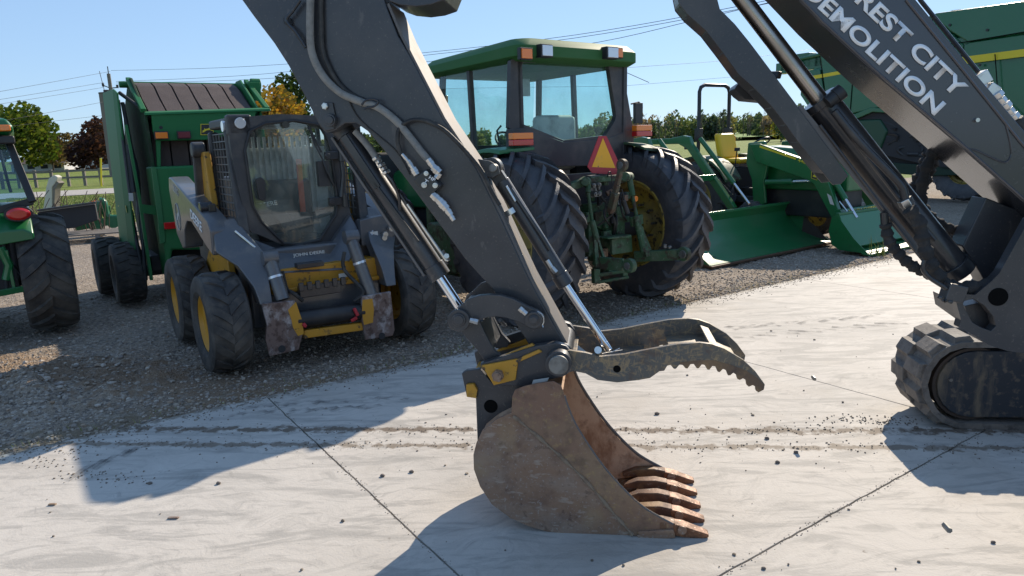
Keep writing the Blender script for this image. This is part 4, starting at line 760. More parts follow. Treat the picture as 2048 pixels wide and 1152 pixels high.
# lower cab front
b = MB(); b.loft([[sp(500, 475, 1, .58), sp(530, 510, 1, .66), sp(545, 548, 1, .84), sp(690, 540, 1, .84), sp(725, 470, 1, .66), sp(700, 430, 1, .56), sp(655, 500, 1, .57), sp(560, 500, 1, .57)]] + [[sp(500, 475, 1, .58) + V(0, -.3, 0), sp(530, 510, 1, .66) + V(0, -.3, 0), sp(545, 548, 1, .84) + V(0, -.3, 0), sp(690, 540, 1, .84) + V(0, -.3, 0), sp(725, 470, 1, .66) + V(0, -.3, 0), sp(700, 430, 1, .56) + V(0, -.3, 0), sp(655, 500, 1, .57) + V(0, -.3, 0), sp(560, 500, 1, .57) + V(0, -.3, 0)]]); b.build('front_cowl', sgrey, S, .01)
text('JOHN DEERE', sp(587, 516, 1, .80), sp(650, 508, 1, .80), (0, -.25, 1), .034, whd, S, .0, .012)
# lamps
for x, y in ((481, 246),):
    c = sp(x, y, 1, .52); b = MB(); b.box(c.x - .1, c.x + .1, .40, .50, c.z - .1, c.z + .07); hd = b.build('head_lamp', sblk, S, .02)
    b = MB(); b.cyl(c + V(0, -.03, 0), c + V(0, 0, 0), .045, seg=24); b.build('lens', lens, hd, .004)
c = sp(463, 250, 0, .58); b = MB(); b.cyl((.56, .36, c.z), (.59, .36, c.z), .045); b.build('side_lamp', lens, S)
# lift arms
for sx in (1, -1):
    x0 = .64 * sx; t = (.17 * sx, 0, 0)
    arm = [(-1.18, 1.42), (-1.12, 1.55), (-1.0, 1.55), (.44, 1.22), (.52, 1.14), (.50, .93), (.30, .98), (.0, 1.08), (-.25, 1.16), (-.45, 1.15), (-.62, 1.05), (-.70, .88), (-.82, .86), (-1.05, .98)]
    if sx > 0:
        pass
    b = MB(); b.prism([(x0, y, z) for y, z in arm], t); am = b.build('lift_arm', sgrey, S, .015)
    if sx > 0: LG_ = [(sp(*o, 1, y_), sp(*i_, 1, y_)) for o, i_, y_ in (((424, 446), (470, 436), .45), ((433, 505), (502, 474), .62), ((476, 533), (531, 507), .80), ((508, 575), (540, 568), .94), ((522, 612), (546, 608), 1.0))]
    b = MB(); b.loft([[V(o.x * sx, o.y, o.z), V(i_.x * sx, i_.y, i_.z), V(i_.x * sx, i_.y - .16, i_.z), V(o.x * sx, o.y - .16, o.z)] for o, i_ in LG_]); b.build('arm_leg', sgrey, am, .012)
    b = MB(); q0, q1 = sp(470, 462, 1, .56), sp(510, 495, 1, .70); b.tube([V(q0.x * sx, q0.y + .01, q0.z), V(q1.x * sx, q1.y + .01, q1.z)], .009, 6); b.build('arm_rib', lens, am)
    if sx > 0:
        text('DEERE', (.813, .12, 1.17), (.813, .42, 1.09), (0, .1, 1), .085, white, am, .02, .002) if 0 else text('DEERE', (.813, -.22, 1.20), (.813, .20, 1.10), (0, .2, 1), .09, white, am, .02)
        text('330G', (.813, -.92, 1.42), (.813, -.68, 1.37), (0, .2, 1), .07, whd, am, .005)
        b = MB(); b.tube([V(.814, -.86 + .10 * math.cos(a), 1.17 + .13 * math.sin(a)) for a in [i * math.pi / 16 for i in range(33)]], .004, 5)
        b.prism([(.812, -.92, 1.14), (.812, -.88, 1.2), (.812, -.80, 1.22), (.812, -.79, 1.19), (.812, -.84, 1.16), (.812, -.82, 1.10), (.812, -.86, 1.14)], (.002, 0, 0)); b.build('round_decal', whd, am)
        b = MB(); b.cyl((.70, .15, 1.31), (.80, .15, 1.31), .05); b.box(.68, .74, .08, .22, 1.27, 1.34); b.build('arm_step', blackm, am, .008)
    # tower link
    b = MB(); b.beam((x0 + .04 * sx, -.28, 1.80), (x0 + .04 * sx, -.38, 1.30), .05, .08); b.cyl((x0 - .02 * sx, -.27, 1.80), (x0 + .09 * sx, -.27, 1.80), .07); b.build('arm_link', sblk, S, .015)
    # tilt cylinder
    b = MB(); c0 = sp(540, 520, 1, .86) if sx > 0 else sp(702, 478, 1, .86); c1 = sp(566, 600, 1, .98) if sx > 0 else sp(742, 590, 1, .98)
    b.cyl(c0, c1, .055); b.cyl(c0 + V(-.06, 0, .02), c0 + V(.06, 0, .02), .06); tc_ = b.build('tilt_cylinder', sgrey, S, .005)
    b = MB(); m_ = c0 * .6 + c1 * .4; b.cyl(m_, m_ + (c1 - c0).normalized() * .02, .058); b.build('clamp_band', lens, tc_)
    b = MB(); b.tube([c0 + V(-.08 * sx, .03, -.1), c0 + V(-.1 * sx, .04, -.25), c1 + V(-.08 * sx, .02, .05), c1 + V(-.16 * sx, 0, -.03)], .017, 8, 5); b.build('hose', hosem, S)
# quick attach
pL = [(524, 608), (590, 601), (602, 640), (606, 668), (598, 700), (540, 713), (532, 680), (534, 650)]
pR = [(724, 593), (782, 583), (785, 610), (790, 660), (786, 672), (732, 680), (724, 640)]
for pts, yp in ((pL, [(576, 620), (592, 604), (604, 640), (608, 668), (596, 672), (586, 655), (583, 640)]), (pR, [(725, 600), (745, 597), (748, 620), (746, 645), (728, 650), (724, 625)])):
    b = MB(); b.prism([sp(x, y, 1, 1.05) for x, y in pts], (0, -.035, 0)); at_ = b.build('attach_plate', yelw, S, .008)
    b = MB(); b.prism([sp(x, y, 1, 1.053) for x, y in yp], (0, -.002, 0)); b.build('yellow_patch', yel, at_)
    c = sp(pts[0][0] + 40, 698 if pts is pL else 672, 1, 1.055); b = MB(); b.cyl(c, c + V(0, -.01, 0), .03); b.build('slot', innr, at_)  # dark disc drawn for the shade inside the slot
b = MB(); b.beam(sp(606, 668, 1, 1.0), sp(724, 652, 1, 1.0), .06, .07, (0, 1, 0)); b.build('cross_bar', yel, S, .01)
b = MB(); b.cyl(sp(590, 640, 1, .98), sp(725, 622, 1, .98), .075); b.cyl(sp(545, 650, 1, .8), sp(770, 620, 1, .8), .06); b.build('torque_tube', black, S, .006)
b = MB(); b.box(*sorted((sp(600, 600, 1, .95).x, sp(684, 600, 1, .95).x)), .9, .96, .56, .66)
for i in range(6): x = sp(600 + i * 17, 580, 1, .95).x; b.box(x - .03, x + .012, .94, .975, .62, .69)
b.box(*sorted((sp(600, 550, 1, .95).x, sp(655, 550, 1, .95).x)), .82, .90, .795, .84); b.build('step', blackm, S, .008)
b = MB(); b.beam(sp(606, 647, 1, 1.06), sp(612, 654, 1, 1.06), .025, .03); b.build('latch_handle', redp, S, .008)
b = MB(); b.beam(sp(708, 616, 1, 1.06), sp(716, 632, 1, 1.07), .022, .03); b.beam(sp(702, 642, 1, 1.05), sp(714, 635, 1, 1.07), .022, .03); b.build('latch_handle', redp, S, .008)
b = MB(); b.prism([sp(x, y, 1, .875) for x, y in ((677, 548), (694, 545), (695, 553), (678, 556))], (0, .003, 0)); b.prism([sp(x, y, 1, .70) for x, y in ((740, 464), (755, 462), (758, 486), (741, 488))], (0, .003, 0)); b.build('sticker', whd, S)
b = MB(); b.prism([sp(x, y, 1, .68) for x, y in ((720, 440), (765, 430), (800, 460), (770, 490), (724, 492))], (0, -.1, 0)); b.build('coupler_panel', sgrey, S, .01)
b = MB()
for x, y in ((768, 468), (780, 457), (766, 475)): c = sp(x, y, 1, .71); b.cyl(c, c + V(0, .04, 0), .025)
b.build('hydraulic_couplers', zinc, S, .002)
# ---------------------------------------------------------------- round baler
B = Fr('round_baler', 'tall green round baler with brown belts over its tailgate behind the skid steer', 'baler', (-4.0, 9.3, 0), 34)
bp = B.p
XL, XR = -.60, .74
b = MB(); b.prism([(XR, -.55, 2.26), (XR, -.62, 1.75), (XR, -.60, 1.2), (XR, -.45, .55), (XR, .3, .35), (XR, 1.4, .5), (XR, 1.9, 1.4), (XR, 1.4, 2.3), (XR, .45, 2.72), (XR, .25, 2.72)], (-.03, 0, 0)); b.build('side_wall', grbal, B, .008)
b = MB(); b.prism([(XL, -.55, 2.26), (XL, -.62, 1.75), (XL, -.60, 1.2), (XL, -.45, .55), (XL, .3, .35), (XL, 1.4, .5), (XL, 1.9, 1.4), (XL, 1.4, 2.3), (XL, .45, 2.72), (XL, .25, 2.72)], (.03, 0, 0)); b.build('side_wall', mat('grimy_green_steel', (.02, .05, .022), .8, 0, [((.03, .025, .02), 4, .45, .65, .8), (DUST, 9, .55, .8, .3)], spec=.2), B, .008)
def bq(pts, v): return [bp(x, y, 1, v) for x, y in pts]
b = MB(); b.prism(bq([(303, 228), (513, 222), (505, 262), (412, 280), (312, 282), (306, 262)], -.60), (0, .06, 0)); b.prism(bq([(312, 281), (322, 281), (322, 334), (314, 334)], -.6), (0, .05, 0)); tg = b.build('tailgate_panel', grbal, B, .012)
b = MB(); b.loft([[V(XL - .0, -.62, 2.245), V(XR + .1, -.62, 2.275), V(XR + .1, -.56, 2.33), V(XL, -.56, 2.30)]] and [[V(x, -.62, z), V(x, -.60, z + .03), V(x, -.5, z + .05), V(x, -.45, z)] for x, z in ((XL, 2.225), (XR + .1, 2.27))]); b.build('top_rail', grbal, B, .01)
# belts, each one its own sloping strip over the top and down behind the gap
for i in range(6):
    f0, f1 = i / 6 + .008, (i + 1) / 6 - .008
    if i == 0: b = MB(); b.loft([[V(XL + .04, y, z - .04), V(XR - .04, y, z - .04), V(XR - .04, y, z - .06), V(XL + .04, y, z - .06)] for y, z in [(-.44, 2.25), (-.1, 2.45), (.2, 2.62), (.42, 2.68), (.6, 2.66), (1.4, 2.2)]]); b.build('belt_gap_blocker', innr, B)  # added dark sheet that blocks the sky in the belt gaps
    w0 = XL + .05; W_ = XR - XL - .12
    xa, xb = w0 + W_ * f0, w0 + W_ * f1; sag = .012 * (i % 3)
    pr = [(-.50, 2.27 - sag), (-.1, 2.45), (.2, 2.62), (.42, 2.68), (.6, 2.66), (1.4, 2.2)]
    b = MB(); b.loft([[V(xa, y, z), V(xb, y, z), V(xb, y, z - .012), V(xa, y, z - .012)] for y, z in pr])
    b.loft([[V(xa, y, z), V(xb, y, z), V(xb, y + .012, z), V(xa, y + .012, z)] for y, z in ((-.44 + sag, 2.1), (-.42 + sag, 1.5), (-.3, .9))]); b.build('belt', belt, B)
b = MB(); b.box(XL + .03, XR - .03, -.3, 1.6, .5, 2.15); b.build('chamber', innr, B, .02)
b = MB(); b.beam((XL, -.52, 2.28), (XL, .4, 2.72), .05, .06); b.beam((XR + .08, -.52, 2.3), (XR + .08, .35, 2.72), .05, .06)
b.cyl((XL - .1, .5, 2.66), (XR + .2, .5, 2.66), .04); b.box(XR + .05, XR + .2, .1, .5, 2.45, 2.68); b.cyl((XR + .1, .2, 2.66), (XR + .22, .2, 2.66), .08); b.build('top_frame', grbal, B, .008)
b = MB(); b.prism(bq([(303, 334), (412, 330), (440, 332), (440, 500), (345, 500), (338, 560), (328, 490), (312, 400)], -.78), (0, .5, 0)); b.build('ramp_cover', grbal, B, .03)
b = MB(); b.prism(bq([(302, 334), (312, 334), (322, 400), (330, 470), (330, 485), (320, 488), (316, 440)], -.80), (0, .02, 0)); b.build('cover_edge', grb, B, .004)
q = bp(322, 271, 1, -.62); boxlamp('marker_lamp', q.x, -.66, q.z, .13, .07, .03, amb, par=B)
q = bp(367, 270, 1, -.62); boxlamp('marker_lamp', q.x, -.66, q.z, .13, .07, .03, dred, par=B)
q = bp(341, 451, 1, -.82); b = MB(); b.box(q.x - .07, q.x + .07, -.83, -.81, q.z - .04, q.z + .04); b.build('reflector', red, B, .006)
def badge(par, pts, v, F, axis=1, off=-.004):
    """small black badge with a yellow rim and a leaping stag"""
    P0 = [F.p(x, y, axis, v) for x, y in pts]; d = Vector((0, 0, 0)); d[axis] = off
    c = sum(P0, Vector()) / 4
    b = MB(); b.prism([c + (p - c) * 1.0 for p in P0], d); o = b.build('badge', dy, par)
    b = MB(); b.prism([c + (p - c) * .9 + d * .6 for p in P0], d); b.build('badge_field', black, o)
    st_ = [(.1, .35), (.3, .5), (.25, .65), (.35, .55), (.6, .6), (.72, .8), (.66, .92), (.8, .95), (.86, .82), (.93, .78), (.84, .74), (.8, .55), (.95, .4), (.9, .36), (.72, .46), (.45, .42), (.25, .25), (.05, .22), (.2, .32)]
    a0, a1, a3 = P0[3], P0[2], P0[0]
    b = MB(); b.prism([a0 + (a1 - a0) * u + (a3 - a0) * v_ + d * 1.7 for u, v_ in st_], d * .4); b.build('badge_stag', dy, o)
badge(B.e, [(401, 248), (427, 248), (427, 270), (401, 270)], -.605, B)
b = MB(); c = bp(322, 255, 1, -.603); b.cyl(c, c + V(0, .002, 0), .02); b.build('hole', innr, B)  # dark disc in place of the hole's shade
# outer shield on the left, frame bars between it and the body
sh = [bp(206, 186, 1, .8), bp(222, 176, 1, .5), bp(233, 186, 1, -.1), bp(236, 260, 1, -.35), bp(256, 470, 1, -.6), bp(271, 500, 1, -.8), bp(256, 498, 1, -.3), bp(236, 488, 1, .6)]
b = MB()
A1, A2, A3, A4 = bp(205, 186, 1, .9), bp(225, 178, 1, -.1), bp(258, 500, 1, -.1), bp(240, 488, 1, .9)
b.prism([A1, A2, A3, A4], (.02, 0, 0))
b.prism([A2, bp(233, 186, 1, -.3), bp(271, 500, 1, -.3), A3], (.02, 0, 0)); sh = b.build('side_shield', grbal, B, .006)
k0, k1 = bp(219, 412, 1, .6), bp(238, 424, 1, 0); b = MB(); b.prism([bp(234, 411, 1, .9) + V(-.01, 0, 0), bp(254, 411, 1, -.2) + V(-.01, 0, 0), bp(256, 425, 1, -.2) + V(-.01, 0, 0), bp(236, 425, 1, .9) + V(-.01, 0, 0)], (-.004, 0, 0)); b.build('yellow_stripe', mat('weathered_yellow_decal', (.45, .42, .1), .6), sh)
b = MB()
for a, c in (((238, 185), (300, 230)), ((245, 205), (275, 360)), ((236, 200), (262, 400)), ((275, 360), (292, 560)), ((262, 420), (285, 545))): b.tube([bp(*a, 1, -.2), bp(*c, 1, -.4)], .022, 8)
b.cyl(bp(256, 290, 1, -.3), bp(268, 385, 1, -.4), .035); b.tube([bp(262, 300, 1, -.3), bp(274, 350, 1, -.4), bp(278, 430, 1, -.45)], .03, 8, 4); b.build('linkage', black, B)
b = MB(); b.beam(bp(252, 250, 1, -.45), bp(276, 380, 1, -.5), .07, .03); b.beam(bp(276, 380, 1, -.5), bp(303, 560, 1, -.55), .09, .03); b.prism(bq([(281, 408), (312, 412), (312, 430), (284, 426)], -.56), (0, .02, 0)); b.build('side_post', grbal, B, .004)
b = MB(); b.prism(bq([(257, 386), (266, 386), (267, 402), (258, 402)], -.56), (0, .004, 0)); b.build('sticker', whd, B)
b = MB(); b.box(XL - .1, XR + .1, -.2, .5, .35, .55); b.cyl((-1.0, -.1, .36), (1.0, -.1, .36), .07); b.build('axle', black, B, .02)
for x, y in ((-.95, -.05), (-1.08, .8), (.95, -.05)): rwheel(B, x, .36, .38, .33, .2, (20, .01, .05, .05, 'blk', 40), rub, black, 'wheel', .02, y)
b = MB(); b.beam((0, 1.8, .6), (0, 3.4, .5), .12, .12); b.build('drawbar', grbal, B)

# ---------------------------------------------------------------- partly visible compact cab tractor at the left edge
g0 = gnd(112, 652)
A = Fr('cab_tractor', 'cab tractor cut off by the left photo edge with an oval red tail light', 'tractor', (g0.x, g0.y, 0), 34)
rwheel(A, 0, .60, .61, .46, .33, (16, .028, .085, .2, 'blk', 56), rub, ywheel, cy=0)
rwheel(A, -1.5, .60, .61, .46, .33, (16, .028, .085, .2, 'blk', 56), rub, ywheel, cy=0)
b = MB()
for x0, x1 in ((-.42, -.06),):
    rings = []
    for i in range(9):
        a = R_(-50 + i * 14); y = math.sin(a) * .70 + .02; z = .6 + math.cos(a) * .70
        rings.append([V(x0, y, z - .02), V(x0 + .1, y, z + .05), V(x1 - .08, y, z + .05), V(x1, y, z - .0), V(x1 + .0, y, z - .06), V(x0, y, z - .1)])
    b.loft(rings)
b.box(-.62, -.3, -.35, .45, .95, 1.32); b.build('fender', gr, A, .03)
c = A.p(37, 428, 1, -.52); b = MB(); b.loft([[V(c.x + rx * math.cos(t), y, c.z + rz * math.sin(t)) for t in [i * math.pi / 12 for i in range(24)]] for rx, rz, y in ((.10, .06, -.40), (.10, .06, -.54), (.07, .04, -.56))]); tl = b.build('tail_lamp', red, A, .004)
b = MB(); b.loft([[V(c.x + rx * math.cos(t), y, c.z + rz * math.sin(t)) for t in [i * math.pi / 12 for i in range(24)]] for rx, rz, y in ((.12, .075, -.36), (.12, .075, -.52))]); b.build('lamp_rim', black, tl, .004)
b = MB(); b.beam(A.p(66, 404, 1, -.45), A.p(12, 272, 1, -.25), .05, .07); b.beam(A.p(66, 402, 1, -.42), A.p(-20, 425, 1, -.42), .05, .07); b.beam(A.p(60, 395, 1, .6), A.p(12, 272, 1, .6), .05, .05); b.box(-1.35, -.2, -.3, 1.2, 1.95, 2.0); b.build('cab_frame', black, A, .01)
q = [A.p(60, 396, 1, -.42), A.p(10, 280, 1, -.3), A.p(-90, 285, 1, -.3), A.p(-90, 420, 1, -.42)]; b = MB(); b.prism(q, (0, .005, 0)); b.build('rear_window', glass('blue_tinted_glass', (.62, .8, .9), .1, .08), A, smooth=False)
b = MB(); c = A.p(12, 300, 1, 0); b.loft([[V(x, y, z) for x, y in ((-1.4, y0), (c.x + dx, y0), (c.x + dx, 1.3), (-1.4, 1.3))] for z, y0, dx in ((2.0, -.36, .06), (2.07, -.42, .10), (2.16, -.38, .05), (2.2, -.2, -.1))]); b.build('roof', gr, A, .03)
b = MB(); b.box(c.x - .12, c.x + .09, -.45, -.3, 1.92, 2.0); b.build('roof_trim', black, A, .02)
b = MB(); q = A.p(6, 256, 1, -.46); b.box(q.x - .08, q.x + .06, -.47, -.4, q.z - .03, q.z + .03); b.build('amber_lamp', amb, A, .012)
b = MB(); b.tube([A.p(0, 300, 1, .2), A.p(12, 350, 1, .2), A.p(22, 385, 1, .2)], .015, 6, 4); b.cyl(A.p(9, 316, 1, -.2), A.p(13, 316, 1, -.2), .02); b.box(-.9, -.35, .2, .6, 1.1, 1.5); b.build('console', innr, A)
b = MB(); b.box(-1.3, -.25, -.3, 1.6, .45, .95); b.cyl((-.3, 0, .6), (-.1, 0, .6), .12); b.tube([A.p(22, 470, 1, -.35), A.p(35, 560, 1, -.35)], .03, 8); b.tube([A.p(8, 470, 1, -.35), A.p(14, 580, 1, -.4)], .02, 8); b.tube([A.p(25, 530, 1, -.4), A.p(60, 572, 1, -.4)], .014, 8); b.build('chassis', innr, A, .02)
b = MB(); b.tube([A.p(0, 495, 1, -.5), A.p(18, 530, 1, -.5), A.p(12, 560, 1, -.5)], .04, 8); b.beam(A.p(-10, 588, 1, -.6), A.p(60, 575, 1, -.5), .05, .06); b.beam(A.p(12, 500, 1, -.5), A.p(28, 575, 1, -.5), .06, .03); b.build('hitch', gr, A, .006)

# ---------------------------------------------------------------- loader tractor mostly hidden behind the big tractor
K = Fr('loader_tractor', 'green loader tractor hidden behind the big tractor with its wide scuffed bucket on the gravel', 'tractor', (3.935, 10.495, 0), 217)
kp = K.p
def lbucket(F, x0, x1, prof, m, lipm, nm='loader_bucket', inside=None, wt=.012):
    """prof: back-shell polyline (y,z) from top lip round to cutting edge"""
    b = MB(); n = len(prof); pr = [Vector((0, y, z)) for y, z in prof]; off = []
    for i, p in enumerate(pr):
        t = (pr[min(i + 1, n - 1)] - pr[max(0, i - 1)]).normalized(); off.append(p + Vector((0, -t.z, t.y)) * .012)
    b.loft([[V(x, p.y, p.z) for p in pr] + [V(x, p.y, p.z) for p in off[::-1]] for x in (x0, x1)])
    o = b.build(nm, m, F, .0)
    b = MB()
    for x in (x0 - wt, x1): b = MB(); b.prism([(x, p.y, p.z) for p in pr] + [(x, pr[-1].y * .55 + pr[0].y * .45, pr[-1].z * .55 + pr[0].z * .45 - .04)], (wt, 0, 0)); b.build('side_plate', m, o, .003)
    b = MB(); (ya, za), (yb_, zb2) = prof[-2], prof[-1]; b.prism([(x0 - .02, yb_ - .10, zb2 - .012), (x0 - .02, yb_ + .03, zb2 - .03), (x0 - .02, yb_ + .035, zb2 + .0), (x0 - .02, yb_ - .10, zb2 + .022)], (x1 - x0 + .04, 0, 0)); b.build('cutting_edge', lipm, o, .003)
    b = MB(); b.box(x0, x1, prof[0][0] - .03, prof[0][0] + .03, prof[0][1] - .02, prof[0][1] + .02); b.build('top_lip', m, o, .006)
    return o
brown = mat('worn_brown_cutting_edge', (.10, .058, .036), .7, 0, [((.17, .11, .075), 14, .5, .7, .6)], spec=.2)
kb = lbucket(K, -1.61, 1.5, [(-.74, .63), (-.80, .50), (-.74, .32), (-.54, .15), (-.24, .05), (.0, .02)], grb, brown)
b = MB()
for i in range(18): b.cyl((-1.5 + i * .175, -.06, .02), (-1.5 + i * .175, -.06, .04), .014, seg=8)
b.build('edge_bolts', pinm, kb)
b = MB(); b.add([(-1.608, -.52, .16), (-1.608, -.24, .07), (-1.608, -.05, .04), (-1.608, -.30, .27), (-1.608, -.5, .40), (-1.608, -.66, .3)], [(0, 1, 2, 3, 4)]); b.build('scuffed_patch', mat('bare_scuffed_steel', (.07, .055, .05), .5, .2), kb)
for sx in (1, -1):
    x = .52 * sx; b = MB(); kn = (-1.05, 1.74)
    b.prism([(x, -2.10, 1.80), (x, -1.97, 1.78), (x, -1.92, 1.66), (x, -1.02, .62), (x, -1.13, .56), (x, -2.02, 1.58), (x, -2.2, 1.66), (x, -4.6, 1.67), (x, -4.6, 1.76), (x, -2.4, 1.76)], (.09, 0, 0)); b.build('loader_arm', gr, K, .012)
    b = MB(); b.cyl((x - .06, -1.85, 1.74), (x - .06, -1.15, 1.0), .04); b.cyl((x - .1, -1.95, 1.45), (x - .1, -1.2, .55), .03); cy_ = b.build('bucket_cylinder', gr, K)
    b = MB(); b.cyl((x - .06, -1.15, 1.0), (x - .06, -.85, .68), .022); b.build('rod', chrome, cy_)
    b = MB(); b.tube([(x - .1, -2.0, 1.6), (x - .14, -1.85, 1.3), (x - .08, -1.6, 1.15), (x - .1, -1.2, .8)], .012, 8, 5); b.build('hose', hosem, K)
b = MB(); b.beam((-.5, -1.5, 1.1), (.5, -1.5, 1.1), .1, .1); b.build('cross_tube', gr, K, .01)
b = MB(); b.box(.30, .62, -3.95, -3.65, .6, 1.6); b.box(-.62, -.30, -3.95, -3.65, .6, 1.6); b.build('loader_mast', gr, K, .02)
b = MB(); b.loft([[V(xx, y, z) for xx, z in ((-.34, z0), (.34, z0), (.34, z1 - .12), (.2, z1), (-.2, z1), (-.34, z1 - .12))] for y, z0, z1 in ((-2.5, .75, 1.0), (-2.65, .7, 1.12), (-3.8, .7, 1.25))]); b.build('hood', gro, K, .03)
b = MB(); b.box(-.35, .35, -5.2, -2.6, .5, .9); b.build('chassis', innr, K, .02)
b = MB(); b.box(-.3, .3, -5.0, -4.5, 1.0, 1.6); b.build('seat', yseat, K, .08)
for sx in (-1, 1): rwheel(K, sx * .85, .66, .68, .42, .36, (18, .04, .05, .22, 'ag', 48), rubb, ywheel, cy=-5.0)
for sx in (-1, 1): rwheel(K, sx * .8, .42, .43, .3, .24, (16, .03, .04, .15, 'ag', 40), rubb, ywheel, 'front_wheel', cy=-2.9)
Q = Fr('cab_tractor', 'green cab tractor hidden behind the skid steer, its roof corner left of the big cab', 'tractor', (-1.85, 10.7, 0), 34)
b = MB()
for sx in (-.66, .66):
    for y in (-.8, .75): b.beam((sx, y, 1.1), (sx, y + .08, 2.38), .06, .06)
b.box(-.7, .7, -.85, .8, 1.0, 1.1); b.build('cab_frame', black, Q, .01)
b = MB(); b.loft([[V(xx, y, z) for xx, y in ((-.72 + i_, -.8 + i_), (.72 - i_, -.8 + i_), (.72 - i_, .9 - i_), (-.72 + i_, .9 - i_))] for z, i_ in ((2.36, 0), (2.46, 0), (2.54, .15))]); b.build('roof', gr, Q, .05)
for sx in (-.6, .6): b = MB(); b.box(sx - .08, sx + .08, -.86, -.78, 2.36, 2.46); b.build('amber_lamp', amb, Q, .01)
b = MB(); b.box(-.3, .3, -.5, 0, 1.1, 1.7); b.build('seat', innr, Q, .08)
b = MB(); b.loft([[V(xx, y, z) for xx, z in ((-.33, .8), (.33, .8), (.33, z1 - .12), (.2, z1), (-.2, z1), (-.33, z1 - .12))] for y, z1 in ((.8, 1.5), (2.1, 1.35), (2.3, 1.2))]); b.build('hood', gr, Q, .03)
b = MB(); b.box(-.3, .3, -.9, 2.2, .45, 1.0); b.build('chassis', innr, Q, .02)
for sx in (-1, 1): rwheel(Q, sx * .8, .66, .68, .42, .36, (18, .04, .05, .22, 'ag', 40), rubb, ywheel, cy=-.3)
for sx in (-1, 1): rwheel(Q, sx * .72, .42, .43, .3, .24, (16, .03, .04, .15, 'ag', 32), rubb, ywheel, 'front_wheel', cy=1.7)

# ---------------------------------------------------------------- open station tractor with yellow seat
G = Fr('open_tractor', 'bright green open tractor with a yellow seat and a black roll bar', 'tractor', (4.065, 13.41, 0), 214.3)
gp = G.p
b = MB(); b.tube([V(.42, -.32, 1.15), V(.42, -.30, 1.75), V(.42, -.30, 2.58), V(.38, -.30, 2.66), V(.28, -.30, 2.70), V(-.28, -.30, 2.70), V(-.38, -.30, 2.66), V(-.42, -.30, 2.58), V(-.42, -.30, 1.75), V(-.42, -.32, 1.15)], .035, 10)
for sx in (-1, 1): b.box(sx * .42 - .05, sx * .42 + .05, -.36, -.24, 1.70, 1.92)
b.build('roll_bar', black, G, .004)
for sx in (-1, 1):
    b = MB(); b.box(sx * .62 - .06, sx * .62 + .06, -.42, -.34, 1.55, 1.78); o = b.build('rear_lamp', black, G, .01); b = MB(); b.box(sx * .62 - .05, sx * .62 + .05, -.335, -.325, 1.64, 1.76); b.build('lens', amb, o, .004)
b = MB(); b.loft([[V(-.24, y0, z), V(.24, y0, z), V(.24, y1, z), V(-.24, y1, z)] for z, y0, y1 in ((1.36, -.02, .12), (1.5, -.06, .08), (1.7, -.10, .03), (1.82, -.12, .0))]); b.box(-.25, .25, .02, .5, 1.27, 1.37); b.build('seat', yseat, G, .05, 3)
b = MB(); b.tube([V(.19 * math.cos(t), .72 + .16 * math.sin(t), 1.62 + .10 * math.sin(t)) for t in [i * math.pi / 12 for i in range(25)]], .015, 8); b.cyl((0, .72, 1.62), (0, .95, 1.3), .03); b.tube([(-.18, .72, 1.62), (.18, .72, 1.62)], .012, 6); b.build('steering_wheel', black, G)
b = MB(); b.box(-.35, .35, .85, 1.15, .9, 1.52); b.box(-.45, .45, -.1, 1.0, .62, .72); b.box(-.3, .3, -.3, .5, .7, 1.2); b.tube([(.32, .45, 1.2), (.33, .5, 1.52)], .012, 6); b.box(.3, .36, .46, .54, 1.5, 1.56); b.build('platform', innr, G, .02)
b = MB(); b.loft([[V(xx, y, z) for xx, z in ((-.33, .85), (.33, .85), (.33, z1 - .14), (.22, z1), (-.22, z1), (-.33, z1 - .14))] for y, z1 in ((1.0, 1.58), (1.7, 1.52), (2.4, 1.40), (2.6, 1.25))]); hd = b.build('hood', gr, G, .03)
b = MB(); b.prism([(.338, 1.1, 1.36), (.338, 2.3, 1.16), (.338, 2.3, 1.12), (.338, 1.1, 1.28)], (.004, 0, 0)); b.build('yellow_stripe', dy, hd)
b = MB(); b.box(-.28, .28, -.4, 2.5, .42, .86); b.build('chassis', black, G, .02)
for sx in (-1, 1):
    b = MB(); rings = []
    for i in range(8):
        a = R_(-50 + i * 16); y = math.sin(a) * .78; z = .66 + math.cos(a) * .78; rings.append([V(sx * .42, y, z), V(sx * .86, y, z), V(sx * .86, y, z - .05), V(sx * .42, y, z - .03)])
    b.loft(rings); b.build('fender', gro, G, .01)
    rwheel(G, sx * .68, .66, .68, .4, .36, (18, .04, .05, .22, 'ag', 48), rubb, ywheel)
    rwheel(G, (.45, -.72)[sx < 0], .33, .34, .22, .18, (16, .025, .04, .15, 'ag', 40), rubb, ywheel, 'front_wheel', cy=(1.0, 1.5)[sx < 0])
